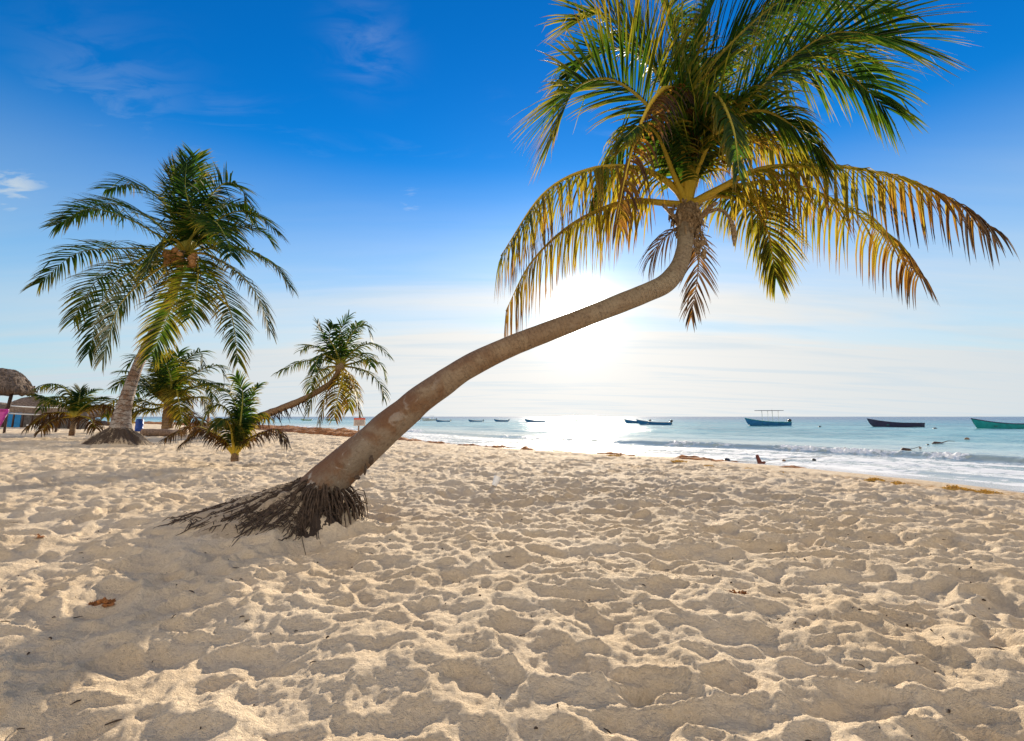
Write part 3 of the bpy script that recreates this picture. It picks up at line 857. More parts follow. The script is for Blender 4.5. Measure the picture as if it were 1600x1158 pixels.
mb = MB(org)
for i in range(130):
    # strands sweeping down the ridge, away from the lean
    base = random.uniform(-0.40, 1.45); th = math.atan2(AX.y, AX.x) + base
    reach = 1.40 * max(0.45, 1 - 0.42 * abs(base)) * random.uniform(.75, 1.02); st = random.uniform(0.10, 0.62) * reach
    L = min(reach - st + .1, random.uniform(0.25, 1.0)); L = max(L, .2)
    pts = []; x = BX + math.cos(th) * st; y = BY + math.sin(th) * st; hd = th + random.uniform(-.12, .12); cv = random.uniform(-.05, .05)
    for k in range(13):
        pts.append((x, y)); hd += cv + random.gauss(0, .05); x += math.cos(hd) * L / 12; y += math.sin(hd) * L / 12
    g_ = ground(np.array([p[0] for p in pts]), np.array([p[1] for p in pts]))
    r0 = random.uniform(0.004, 0.0095)
    pts = [(p[0], p[1], float(z) + r0 * 0.5 + (0.035 * (1 - st / reach) + 0.008) * (1 - (k / 12) ** 2) + random.uniform(-0.004, 0.004) - 0.012 * (k / 12) ** 2) for k, (p, z) in enumerate(zip(pts, g_))]
    mb.tube(pts, [r0 * (1 - 0.6 * k / 12) for k in range(13)], 5, 0, True, 0.2)
for i in range(120):
    # steep strands under the trunk on its seaward side
    th = random.uniform(-2.3, 1.0)
    p0 = Vector((BX + math.cos(th) * 0.16, BY + math.sin(th) * 0.16, org.z + random.uniform(0.30, 0.50)))
    e = random.uniform(0.24, 0.46); x1 = BX + math.cos(th) * e; y1 = BY + math.sin(th) * e
    p2 = Vector((x1, y1, gz(x1, y1) - 0.02))
    pm = (p0 + p2) / 2 + Vector((math.cos(th) * 0.07, math.sin(th) * 0.07, random.uniform(0, .04)))
    c_, _ = spline([p0, pm, p2], 6); r0 = random.uniform(0.005, 0.011)
    mb.tube(c_, [r0 * 0.9, r0, r0, r0 * .9, r0 * .8, r0 * .5], 5, 0, True, 0.2)
for i in range(9):
    th = random.uniform(-0.7, 0.4); p0 = Vector((BX + .25, BY - .05, org.z + random.uniform(.15, .3)))
    p1 = p0 + Vector((random.uniform(.08, .2), random.uniform(-.1, .1), random.uniform(0, .08))); p2 = p1 + Vector((.06, random.uniform(-.05, .05), -random.uniform(.1, .25)))
    c_, _ = spline([p0, p1, p2], 6); mb.tube(c_, [.008, .008, .007, .006, .005, .003], 4, 0)
for i in range(650):
    th = math.atan2(AX.y, AX.x) + random.uniform(-0.5, 1.9); rr_ = random.uniform(.12, 1.25) * max(.3, 1 - .45 * abs(th - math.atan2(AX.y, AX.x)))
    x = BX + math.cos(th) * rr_; y = BY + math.sin(th) * rr_; hd = th + random.gauss(0, .8); L = random.uniform(.03, .13)
    x2 = x + math.cos(hd) * L; y2 = y + math.sin(hd) * L; g2 = ground(np.array([x, (x + x2) / 2, x2]), np.array([y, (y + y2) / 2, y2]))
    k_ = .012 + .05 * max(0, 1 - rr_ / 1.1)
    mb.tube([(x, y, g2[0] + k_ - .012), ((x + x2) / 2 + random.uniform(-.01, .01), (y + y2) / 2, g2[1] + k_ + random.uniform(0, .012)), (x2, y2, g2[2] + k_ - .015)], [.004, .005, .002], 4, 0, False, .2)
mb.build('roots', M['root'], leaning)

# ------------------------------------------------------------------ the tall palm on the left
YB = 18.0
b2 = P(188, 676, YB); org = Vector((b2.x, YB, gz(b2.x, YB)))
tall = thing('palm_tree', org, 'tall upright palm with grey ringed trunk and orange coconuts in its wide crown', 'palm tree', 'coconut palms on the beach')
tl = [(186, 690, 38), (188, 668, 29), (193, 640, 21), (203, 605, 17), (216, 570, 15), (232, 535, 14), (250, 500, 13), (270, 455, 13), (290, 405, 13)]
trunk(org, tall, [P(a, b, YB + 0.6 * i / 8) for i, (a, b, w) in enumerate(tl)], [w / 2 / F * YB for a, b, w in tl], M['trunk_grey'], 18, 110, 0.05, 5.5, 3, 0.06)
mb = MB(org); nth = 90; nrr = 16; vs = []; fs = []; ag_ = []
for j in range(nrr):
    for i in range(nth):
        th = 2 * math.pi * i / nth; f = j / (nrr - 1)
        ro = 1.05 + 0.25 * math.sin(th * 2 + 1) + 0.12 * float(vnoise(np.array([th * 6.]), np.array([1.5]), 5)[0])
        r = 0.34 + (ro - 0.34) * f; x = b2.x - .03 + math.cos(th) * r; y = YB + math.sin(th) * r * .85
        nz_ = float(fbm(np.array([th * 12.]), np.array([f * 2.5]), 8, 3)[0])
        z = gz(x, y) + (.46 * (1 - f) ** 1.25 + .10 * nz_ * (1 - f) ** .4) + .03 - .10 * f ** 3
        vs.append((x, y, z)); ag_.append(-.06 + .22 * f ** 3 + .25 * nz_)
for j in range(nrr - 1):
    for i in range(nth): fs.append((j * nth + i, (j + 1) * nth + i, (j + 1) * nth + (i + 1) % nth, j * nth + (i + 1) % nth))
mb.add(vs, fs, ag_)
mb.build('root_skirt', M['rootmass'], tall)
YC = 18.6; HC = (291, 396)
Fp = [
    ([HC, (250, 390), (190, 388), (120, 396), (62, 442)], 0, .9, .25), ([HC, (255, 372), (200, 342), (140, 326), (88, 352)], -1, .45, .10),
    ([HC, (262, 365), (225, 335), (170, 318), (105, 340)], 1, .5, .12), ([HC, (272, 345), (245, 305), (205, 288), (165, 296)], .6, .5, .08),
    ([HC, (285, 340), (272, 300), (275, 262)], 0, .2, .10), ([HC, (298, 340), (302, 295), (306, 245)], .4, .2, .06),
    ([HC, (300, 340), (290, 295), (292, 250)], -.5, .25, .06), ([HC, (310, 345), (330, 305), (355, 285), (380, 300), (388, 330)], 0, .7, .16),
    ([HC, (318, 365), (355, 335), (395, 332), (432, 362)], -.5, .8, .18), ([HC, (322, 375), (365, 355), (405, 360), (425, 378)], 1.2, .8, .12),
    ([HC, (325, 388), (375, 388), (425, 412), (453, 448)], 0, .9, .26), ([HC, (325, 398), (370, 425), (402, 462), (422, 516)], .3, 1., .36),
    ([HC, (312, 405), (338, 440), (362, 495), (372, 565)], -1., .9, .36), ([HC, (303, 400), (310, 425), (305, 460), (297, 497)], -2.4, .8, .42),
    ([HC, (286, 405), (282, 440), (262, 495), (238, 555)], -1.3, .9, .40), ([HC, (272, 405), (232, 432), (185, 480), (160, 562)], -.6, 1., .34),
    ([HC, (268, 402), (215, 420), (165, 460), (138, 552)], .5, 1., .22), ([HC, (262, 398), (205, 410), (150, 440), (114, 500)], .8, 1., .34),
    ([HC, (275, 375), (255, 378), (238, 400), (228, 425)], -2.2, .9, .38), ([HC, (300, 370), (330, 345), (350, 365), (362, 400)], -2.3, 1., .14),
    ([HC, (310, 360), (340, 325), (372, 320), (398, 345)], 1.8, .8, .10),
]
for pp, dd, dr, ag in Fp:
    frond(org, tall, px_path(pp, YC, YC + dd), 80, 1.30, 0.060, dr * 0.70 if dr > .6 else dr, ag * 0.62, 0.14, 0.052, 0.12, False, 0.5, (84, 34), .04, (0.08, -.04, 0), lmat='leaf_small', ribage=0.0 if ag < .3 else .2)
mb = MB(org); hc = P(291, 398, YC)
for i in range(40):
    a = random.uniform(0, 6.28); p = hc + Vector((math.cos(a) * .2, math.sin(a) * .2, random.uniform(-.4, .1)))
    mb.tube([p, p + Vector((math.cos(a) * .25, math.sin(a) * .25, random.uniform(-.3, .1)))], [.07, .015], 5, 0, True, .2, .5)
mb.build('crown_fibre', M['fibre'], tall, smooth=False)
for i in range(17):
    cx_, cy_ = ((268, 403), (281, 401), (300, 410))[i % 3]
    mb = MB(org); mb.blob(P(cx_ + random.uniform(-9, 9), cy_ + random.uniform(-9, 11), YC - random.uniform(.75, 1.1)), 0.135, 10, 8, 0.03, (1, 1, 1.2)); mb.build('coconut', M['coconut'], tall)


# ------------------------------------------------------------------ smaller palms
def small_palm(label, tpts, tw, Y, Fl, ll, lw, nl, pr, mat, ages=None, droop=0.8, seed=1, light=0.0, tube_n=14):
    a, b = tpts[0]; p0 = P(a, b, Y); o_ = Vector((p0.x, Y, gz(p0.x, Y)))
    r = thing('palm_tree', o_, label, 'palm tree', 'coconut palms on the beach')
    trunk(o_, r, [P(u, v, Y) for u, v in tpts], [w / 2 / F * Y for w in tw], mat, tube_n, 50, 0.08, 5.0, seed, 0.1)
    for (pp, dd, dr, ag) in Fl:
        frond(o_, r, px_path(pp, Y, Y + dd), nl, ll, lw, dr * droop * 1.2, ag, 0.16, pr, 0.12, False, 0.5, (80, 34), .04, (0.05, 0, 0), lmat='leaf_small', ribage=0.05 if ag < .3 else .25)
    return r, o_


H = (532, 572)
r3, o3 = small_palm('leaning middle palm far behind, its crown just left of the sign', [(385, 672), (400, 655), (430, 642), (465, 628), (500, 610), (520, 595), (532, 574)], [16, 13, 11, 10, 9, 8, 8], 40, [
    ([H, (505, 562), (470, 566), (434, 582)], 0, 1., .2), ([H, (510, 550), (485, 540), (470, 548)], 1, .5, .2), ([H, (516, 545), (503, 520), (496, 504)], 0, .3, .1), ([H, (530, 545), (532, 515), (545, 494)], .5, .3, .08),
    ([H, (538, 545), (555, 515), (572, 508), (580, 528)], 0, .6, .12), ([H, (545, 555), (565, 540), (585, 538), (607, 556)], -1, .6, .15), ([H, (550, 568), (575, 562), (595, 570), (602, 590)], 1, .8, .15),
    ([H, (555, 575), (580, 585), (597, 605), (600, 622)], -1, .8, .25), ([H, (545, 585), (555, 610), (563, 650)], 0, .8, .45), ([H, (535, 590), (528, 620), (522, 652)], -2, .8, .5), ([H, (528, 590), (510, 615), (499, 660)], 0, .9, .5),
    ([H, (515, 585), (495, 605), (480, 645)], 0, .9, .35), ([H, (510, 575), (490, 590), (485, 610)], 2, .9, .3), ([H, (540, 550), (545, 525), (558, 505)], 2, .4, .1), ([H, (525, 548), (515, 528), (520, 508)], -2, .5, .1),
    ([H, (550, 560), (570, 552), (580, 572)], -2.5, .9, .2), ([H, (520, 560), (500, 555), (492, 580)], -2.5, .9, .2), ([H, (538, 585), (548, 610), (545, 640)], 2, .9, .4)], 1.5, 0.11, 34, .09, M['trunk_small'], None, 1.0, 2)
mb = MB(o3)
for i in range(60):
    f = random.random(); p = P(398 + 85 * f, 655 - 32 * f + random.uniform(-3, 3), 40 + random.uniform(-.3, .3)); mb.tube([p, p + Vector((random.uniform(-.3, .7), 0, -random.uniform(.2, 1.3)))], [.05, .01], 4, .9, True, .1, .3)
mb.build('dead_leaf_skirt', M['leaf'], r3, smooth=False)
mb = MB(o3); mb.blob(P(532, 574, 40), .42, 9, 7, .2); mb.build('crown_fibre', M['fibre'], r3)

H = (262, 632)
small_palm('bushy short palm right behind the tall grey palm', [(262, 670), (262, 650), (262, 632)], [17, 15, 10], 33, [
    ([H, (240, 615), (210, 590), (176, 606)], 0, .8, .12), ([H, (245, 610), (215, 585), (190, 580)], 1, .6, .1), ([H, (250, 600), (240, 570), (215, 558), (200, 570)], -.5, .6, .1), ([H, (258, 595), (255, 570), (242, 552)], .5, .4, .08),
    ([H, (265, 595), (272, 570), (280, 550)], -.5, .4, .08), ([H, (270, 595), (290, 565), (312, 550), (318, 570)], 0, .6, .1), ([H, (275, 605), (310, 580), (340, 572), (352, 590)], .5, .7, .14), ([H, (280, 615), (320, 600), (350, 600)], -1, .8, .2),
    ([H, (240, 632), (215, 625), (205, 650)], -.5, .9, .3), ([H, (240, 640), (220, 642), (206, 656)], -1, .8, .28), ([H, (285, 625), (315, 622), (328, 645)], 0, .9, .35), ([H, (280, 640), (300, 648), (318, 665)], -1, .9, .7),
    ([H, (268, 600), (262, 575), (258, 555)], -2, .5, .22), ([H, (275, 610), (278, 620), (285, 660)], -2, .9, .4), ([H, (250, 610), (225, 605), (195, 625)], 2, .8, .1), ([H, (262, 598), (285, 575), (300, 580)], 2, .6, .1),
    ([H, (235, 640), (205, 632), (178, 625), (165, 650)], .5, .9, .35), ([H, (276, 600), (300, 592), (325, 598), (335, 625)], -1.6, .9, .25)], 1.4, 0.085, 46, .08, M['trunk_small'], None, 1.0, 4)

H = (367, 711)
small_palm('young palm with splayed fronds growing from the sand left of the leaning trunk', [(367, 721), (367, 715), (367, 708)], [13, 12, 8], 11.4, [
    ([H, (345, 688), (322, 671), (298, 667), (258, 686)], .5, 1.6, .80), ([H, (352, 690), (334, 677), (312, 673), (284, 694)], -.4, 1.6, .76),
    ([H, (388, 688), (412, 676), (432, 672), (448, 692)], -.2, 1.6, .80), ([(368, 711), (374, 655), (363, 622), (345, 606), (318, 601)], .1, .9, .18),
    ([(368, 711), (377, 650), (379, 612), (368, 588)], -.2, .5, .14), ([(369, 711), (382, 650), (392, 618), (404, 602)], .4, .5, .14), ([(367, 711), (364, 660), (350, 636), (332, 636), (318, 655)], -.3, 1.3, .24),
    ([(369, 711), (386, 666), (402, 648), (418, 652)], .6, 1.1, .30), ([(366, 711), (361, 670), (349, 655), (334, 668)], -.8, 1.3, .30)], 0.46, 0.032, 58, .034, M['trunk_small'], None, 1.0, 6)

H = (118, 650)
small_palm('small palm with yellow brown lower fronds standing by the palapa hut', [(112, 681), (114, 668), (118, 650)], [8, 7, 6], 22, [
    ([H, (116, 630), (104, 609), (82, 600), (57, 607)], 0, 1.6, .22), ([H, (110, 630), (92, 620), (75, 626), (64, 640)], .6, 1.6, .14), ([H, (105, 636), (85, 626), (56, 616)], -.8, .9, .10),
    ([H, (122, 632), (126, 609)], 0, .3, .16), ([H, (124, 634), (136, 616), (146, 610)], .6, .4, .14), ([H, (128, 638), (143, 627), (160, 621)], -.6, .5, .2),
    ([H, (136, 640), (158, 633), (176, 636), (182, 652)], 0, 1.8, .62), ([H, (98, 645), (72, 648), (44, 668)], -.5, 1.5, .68), ([H, (100, 652), (82, 656), (64, 674)], .4, 1.5, .72),
    ([H, (132, 652), (142, 656), (150, 670)], -.6, 1.4, .7)], 0.75, 0.05, 40, .06, M['trunk_small'], None, 1.0, 8)

# ------------------------------------------------------------------ palapa umbrella, hut, net, board on the left


def thatch_cone(origin, c, rx, ry, h, n=40, rows=9, sag=0.10, tilt=0.0, thick=0.22):
    """thatched cap: shaggy layered skin with a thick cut eave"""
    mb = MB(origin); vs = []; fs = []
    for j in range(rows + 1):
        f = j / rows
        for i in range(n):
            a = 2 * math.pi * i / n
            rr = (0.06 + 0.94 * f ** 0.8) * (1 + 0.03 * random.uniform(-1, 1)); z = h * (1 - f ** 1.25) - sag * math.sin(f * math.pi) * -1
            z += random.uniform(-.03, .03) * h * .5 - (0.04 * (j % 2))
            vs.append(Vector(c) + Vector((math.cos(a) * rx * rr, math.sin(a) * ry * rr, z)))
    for a_ in range(n):
        an = 2 * math.pi * a_ / n
        vs.append(Vector(c) + Vector((math.cos(an) * rx * .93, math.sin(an) * ry * .93, -thick + random.uniform(-.05, .04))))
    for a_ in range(n):
        an = 2 * math.pi * a_ / n; vs.append(Vector(c) + Vector((math.cos(an) * rx * .1, math.sin(an) * ry * .1, h * .55)))
    for j in range(rows + 2):
        for i in range(n):
            i2 = (i + 1) % n; fs.append((j * n + i, (j + 1) * n + i, (j + 1) * n + i2, j * n + i2))
    fs.append(tuple(range(n)))
    mb.add(vs, fs)
    for i in range(260):
        a = random.uniform(0, 6.283); f = random.uniform(.25, 1.0); p = Vector(c) + Vector((math.cos(a) * rx * (f ** .8), math.sin(a) * ry * (f ** .8), h * (1 - f ** 1.25) + sag * math.sin(f * math.pi) + .02))
        q = p + Vector((math.cos(a) * rx * .10, math.sin(a) * ry * .10, -h * .16 - random.uniform(0, .06)))
        mb.tube([p, q], [.03, .012], 4, 0, False, .1, .4)
    return mb


Yu = 22.0; uc = P(-4, 612, Yu); gzu = gz(uc.x, Yu); o_ = Vector((P(-4, 676, Yu).x, Yu, gzu))
um = thing('beach_umbrella', o_, 'thatched palapa umbrella on a dark leaning pole at the left edge', 'umbrella')
thatch_cone(o_, (uc.x, Yu, uc.z + .08), 1.22, 1.22, 0.98, 40, 9, .16).build('thatch_roof', M['thatch'], um)
mb = MB(o_); mb.tube([Vector((uc.x - .30, Yu, gzu - .2)), P(13, 636, Yu), P(19, 612, Yu), Vector((uc.x + .30, Yu, uc.z + .5))], [.075, .07, .065, .06], 8); mb.build('pole', M['wood_dark'], um)

Yh = 40.0; hx = P(30, 667, Yh).x; hz = gz(hx, Yh); o_ = Vector((hx, Yh, hz))
hut = thing('beach_hut', o_, 'low beach hut with wide thatched roof and a bright blue wall panel', 'hut')
zt = P(40, 645, Yh).z
for (a, b, mt, nm, dy_) in ((-70, 8, 'grey_wall', 'wall', 0), (8, 32, 'blue_wall', 'blue_wall', -.05), (32, 135, 'grey_wall', 'wall', 0)):
    x0 = P(a, 660, Yh).x; x1 = P(b, 660, Yh).x
    mb = MB(o_); mb.box(((x0 + x1) / 2, Yh + dy_ + .1, (hz - .2 + zt) / 2), x1 - x0, .2, zt - hz + .25); w_ = mb.build(nm, M[mt], hut, False)
    if nm == 'blue_wall': w_['label'] = 'bright blue painted wall panel'
mb = MB(o_)
for k in range(14):
    x = P(-60 + k * 14.5, 660, Yh).x; mb.tube([(x, Yh - .35, hz - .2), (x, Yh - .35, zt + .3)], [.07, .06], 6)
mb.build('posts', M['wood_dark'], hut)
for (a, b, top, d_) in ((-60, 24, 627, 1.6), (6, 100, 619, 2.6), (70, 178, 641, 4.5)):
    c0 = P((a + b) / 2, 648, Yh + d_); rx = (b - a) / 2 / F * Yh; tz = P(30, top, Yh + d_).z - c0.z
    thatch_cone(o_, c0, rx * 1.05, 2.6, tz, 36, 8, .12).build('thatch_roof', M['thatch'], hut)
# leaning antenna pole on the roof
o2 = Vector(P(50, 626, Yh + 5)); o2.z = gz(o2.x, o2.y)
pl = thing('mast', o2, 'thin dark mast with two cross wires rising behind the hut roof', 'pole')
mb = MB(o2); mb.tube([o2, P(50, 626, Yh + 5), P(54, 603, Yh + 5)], [.12, .10, .07], 6); mb.build('pole', M['wood_dark'], pl)
mb = MB(o2)
for y_ in (608, 614): mb.tube([P(53, y_, Yh + 5), P(66, y_ + .6, Yh + 5)], [.025, .025], 4)
mb.tube([P(56, 608, Yh + 5), P(56, 628, Yh + 5)], [.02, .02], 4); mb.build('cross_wires', M['rope'], pl)

Yn = 27.0
pa, pb = P(13, 634, Yn), P(92, 637, Yn + 3); o_ = Vector((pa.x, Yn, gz(pa.x, Yn)))
net = thing('volleyball_net', o_, 'volleyball net with pale tapes stretched in front of the thatched hut', 'net')
hh = (645.5 - 634) / F * Yn
mb = MB(o_)
NX, NZ = 44, 6
for i in range(NX + 1):
    p = pa.lerp(pb, i / NX); mb.tube([p, p - Vector((0, 0, hh))], [.012, .012], 3, 0, False)
for j in range(1, NZ):
    mb.tube([pa.lerp(pb, i / 8) - Vector((0, 0, hh * j / NZ + .05 * math.sin(math.pi * i / 8))) for i in range(9)], [.012] * 9, 3, 0, False)
mb.build('netting', M['net'], net)
for z_ in (0, hh):
    mb = MB(o_); mb.tube([pa.lerp(pb, i / 8) - Vector((0, 0, z_ + .04 * math.sin(math.pi * i / 8))) for i in range(9)], [.035] * 9, 6); mb.build('tape', M['white'], net)
for p in (pa, pb):
    g_ = gz(p.x, p.y); mb = MB(o_); mb.tube([(p.x, p.y, g_ - .2), (p.x, p.y, p.z + .1)], [.06, .05], 8); mb.build('post', M['wood_dark'], net)

Ym = 19.0; x0 = P(0, 660, Ym).x; g0 = gz(x0, Ym); o_ = Vector((x0 - .2, Ym, g0))
brd = thing('notice_board', o_, 'magenta framed board standing on the sand under the thatched umbrella', 'board')
mt_ = P(5, 641, Ym).z
mb = MB(o_); TL = P(-30, 641, Ym); TR = P(12.5, 641, Ym); BL = Vector((P(-34, 682, Ym).x, Ym - .35, g0)); BR = Vector((P(1, 682, Ym).x, Ym - .35, g0))
for A, B in ((TL, TR), (TR, BR), (TL, BL)): mb.tube([A, B], [.05, .05], 6)
mb.build('frame', M['magenta'], brd)
mb = MB(o_); k1 = .34
A, B, C_, D_ = TL, TR, TR.lerp(BR, k1), TL.lerp(BL, k1); off = Vector((0, .03, 0))
mb.add([A, B, C_, D_, A + off, B + off, C_ + off, D_ + off], [(3, 2, 1, 0), (4, 5, 6, 7), (0, 1, 5, 4), (1, 2, 6, 5), (2, 3, 7, 6), (3, 0, 4, 7)]); mb.build('upper_panel', M['magenta'], brd, False)
mb = MB(o_); A, B, C_, D_ = TL.lerp(BL, k1 + .01), TR.lerp(BR, k1 + .01), TR.lerp(BR, .97), TL.lerp(BL, .97)
mb.add([A, B, C_, D_, A + off, B + off, C_ + off, D_ + off], [(3, 2, 1, 0), (4, 5, 6, 7), (0, 1, 5, 4), (1, 2, 6, 5), (2, 3, 7, 6), (3, 0, 4, 7)]); mb.build('lower_panel', M['maroon'], brd, False)
mb = MB(o_)
for A in (TL, TL.lerp(TR, .4)): mb.tube([A, Vector((A.x - .15, Ym + .5, g0 - .05))], [.035, .035], 6)
mb.build('rear_legs', M['magenta'], brd)

# white bench, barrel, small far palapa, pole
Yb = 33; x_ = P(54, 667, Yb).x; g_ = gz(x_, Yb); o_ = Vector((x_, Yb, g_))
bn = thing('bench', o_, 'low white bench on the sand in front of the hut', 'bench')
mb = MB(o_); mb.box((x_, Yb, g_ + .36), .75, .4, .06); mb.build('seat', M['white'], bn, False, .01)
for sx in (-.28, .28):
    mb = MB(o_); mb.box((x_ + sx, Yb, g_ + .14), .07, .36, .38); mb.build('leg', M['white'], bn, False, .008)
Yb = 34; p = P(217.5, 666, Yb); g_ = gz(p.x, Yb); o_ = Vector((p.x, Yb, g_))
br = thing('barrel', o_, 'blue plastic barrel standing just right of the tall grey palm', 'barrel')
mb = MB(o_); hb = P(217, 655.5, Yb).z - g_; rb = 5.2 / F * Yb
mb.tube([(p.x, Yb, g_ - .05 + (hb + .05) * f) for f in (0, .05, .3, .33, .36, .64, .67, .70, .95, 1)], [rb * k for k in (.9, .97, 1, 1.05, 1, 1, 1.05, 1, .97, .9)], 20); mb.build('body', M['blue_plastic'], br)
mb = MB(o_); mb.tube([(p.x, Yb, g_ + hb), (p.x, Yb, g_ + hb + .04)], [rb * .86, rb * .84], 20); mb.build('lid', M['blue_plastic'], br)
Yp = 48; p = P(147, 655, Yp); g_ = gz(p.x, Yp); o_ = Vector((p.x, Yp, g_))
u2 = thing('beach_umbrella', o_, 'small distant thatched umbrella behind the small palm by the hut', 'umbrella')
ez = P(147, 645, Yp).z
thatch_cone(o_, (p.x, Yp, ez), 1.5, 1.5, P(147, 632.5, Yp).z - ez, 24, 6, .1).build('thatch_roof', M['thatch'], u2)
mb = MB(o_); mb.tube([(p.x, Yp, g_ - .1), (p.x, Yp, ez + .4)], [.09, .08], 8); mb.build('pole', M['wood'], u2)


def log(name, label, cat, pts, rr, mat='wood', jit=.12):
    o_ = Vector(pts[0]); mb = MB(o_); c_, _ = spline(pts, 14)
    mb.tube(c_, [rr * (1 - .35 * i / 13) for i in range(14)], 9, 0, True, jit)
    return tag(mb.build(name, M[mat]), label, cat)


def ongr(px, py, Y, dz=0.0):
    p = P(px, py, Y); return Vector((p.x, Y, gz(p.x, Y) + dz))


log('driftwood_log', 'long fallen trunk lying on the sand right of the tall grey palm', 'log', [ongr(222, 675, 27, .16), ongr(240, 673, 27.5, .2), ongr(262, 671, 28, .22), ongr(292, 668, 30, .2)], .22, 'wood', .12)
log('driftwood_log', 'dark low log on the shore left of the tall grey palm', 'log', [ongr(148, 664, 55, .3), ongr(160, 662, 55, .35), ongr(172, 663, 54, .25)], .30, 'wood_dark')

# warning sign by the weed line
Ys = 29.5; p = P(561, 684, Ys); g_ = gz(p.x, Ys); o_ = Vector((p.x, Ys, g_))
sg = thing('warning_sign', o_, 'small pale sign with red heading on a wooden post by the weed line', 'sign')
zt, zb = P(561, 653, Ys).z, P(561, 665.5, Ys).z; w_ = 18.0 / F * Ys
mb = MB(o_); mb.box((p.x - .05, Ys, (g_ - .2 + zt) / 2 - .02), .085, .06, zt - g_ + .12); mb.build('post', M['wood'], sg, False, .006)
mb = MB(o_); mb.box((p.x, Ys - .045, (zt + zb) / 2), w_, .025, zt - zb); fc = mb.build('board', M['sign_face'], sg, False, .006)
mb = MB(o_); mb.box((p.x, Ys - .062, zt - .055), w_ - .02, .006, .10); mb.build('heading_band', M['sign_red'], fc, False)
mb = MB(o_)
for j in range(5):
    zz_ = zt - .15 - j * .062; xx = -w_ / 2 + .06
    while xx < w_ / 2 - .10:
        l_ = random.uniform(.03, .10); mb.box((p.x + xx + l_ / 2, Ys - .061, zz_), l_, .005, .022); mb.box((p.x + xx + l_ + .011, Ys - .0605, zz_), .026, .004, .006); xx += l_ + .022
mb.build('printed_lines', M['ink'], fc, False)


# ------------------------------------------------------------------ person sitting far off behind the young palm
def skin_body(name, joints, bones, radii, mat, parent, origin):
    me = bpy.data.meshes.new(name); me.from_pydata([tuple(Vector(j) - origin) for j in joints], bones, []); me.update()
    ob = bpy.data.objects.new(name, me); COL.objects.link(ob)
    sk = ob.modifiers.new('skin', 'SKIN'); sk.use_smooth_shade = True
    if not me.skin_vertices: me.skin_vertices.new(name='skin')
    for i, r in enumerate(radii):
        me.skin_vertices[0].data[i].radius = r if isinstance(r, tuple) else (r, r)
    me.skin_vertices[0].data[0].use_root = True
    sb = ob.modifiers.new('sub', 'SUBSURF'); sb.levels = 1; sb.render_levels = 1
    me.materials.append(mat); ob.parent = parent
    return ob


Yq = 52; p = P(325, 664, Yq); g_ = gz(p.x, Yq); o_ = Vector((p.x, Yq, g_))
pe = thing('person', o_, 'person in a dark cap sitting near the water behind the young palm', 'person')
J = lambda x, y, z: o_ + Vector((x, y, z))
jn = [J(0, 0, .42), J(0, .02, .60), J(0, .03, .78), J(-.02, .05, .92), J(-.03, .05, 1.02), J(-.04, .06, 1.14), J(-.17, .03, .88), J(-.24, .10, .62), J(-.12, .28, .52), J(.17, .03, .88), J(.24, .10, .62), J(.12, .28, .52),
      J(-.10, .02, .42), J(-.14, .45, .46), J(-.14, .50, .05), J(-.14, .64, .03), J(.10, .02, .42), J(.14, .45, .46), J(.14, .50, .05), J(.14, .64, .03), J(-.04, .07, 1.24), J(-.08, .40, .50), J(.08, .40, .50)]
bn_ = [(0, 1), (1, 2), (2, 3), (3, 4), (4, 5), (5, 20), (3, 6), (6, 7), (7, 8), (8, 21), (3, 9), (9, 10), (10, 11), (11, 22), (0, 12), (12, 13), (13, 14), (14, 15), (0, 16), (16, 17), (17, 18), (18, 19)]
rr = [.15, .14, .16, .11, .055, .10, .06, .045, .033, .06, .045, .033, .10, .065, .045, .035, .10, .065, .045, .035, .08, .03, .03]
bd = skin_body('body', jn, bn_, rr, M['skin'], pe, o_)
mb = MB(o_); mb.blob(J(-.04, .06, 1.25), .115, 12, 8, 0, (1, 1.05, .7)); mb.box(J(-.04, .19, 1.23), .16, .14, .02); mb.build('cap', M['cloth_dark'], pe)
mb = MB(o_); mb.blob(J(0, .06, .43), .20, 12, 8, .02, (1.05, 1.2, .62)); mb.build('shorts', M['cloth_dark'], pe)
sto = thing('stool', Vector((o_.x, o_.y, g_)), 'low wooden stool under the seated person', 'stool')
mb = MB(o_); mb.box(J(0, 0, .27), .42, .40, .05); mb.build('seat', M['wood'], sto, False)
for sx in (-.17, .17):
    for sy in (-.16, .16):
        mb = MB(o_); mb.tube([J(sx, sy, -.1), J(sx, sy, .25)], [.025, .025], 6); mb.build('leg', M['wood'], sto)


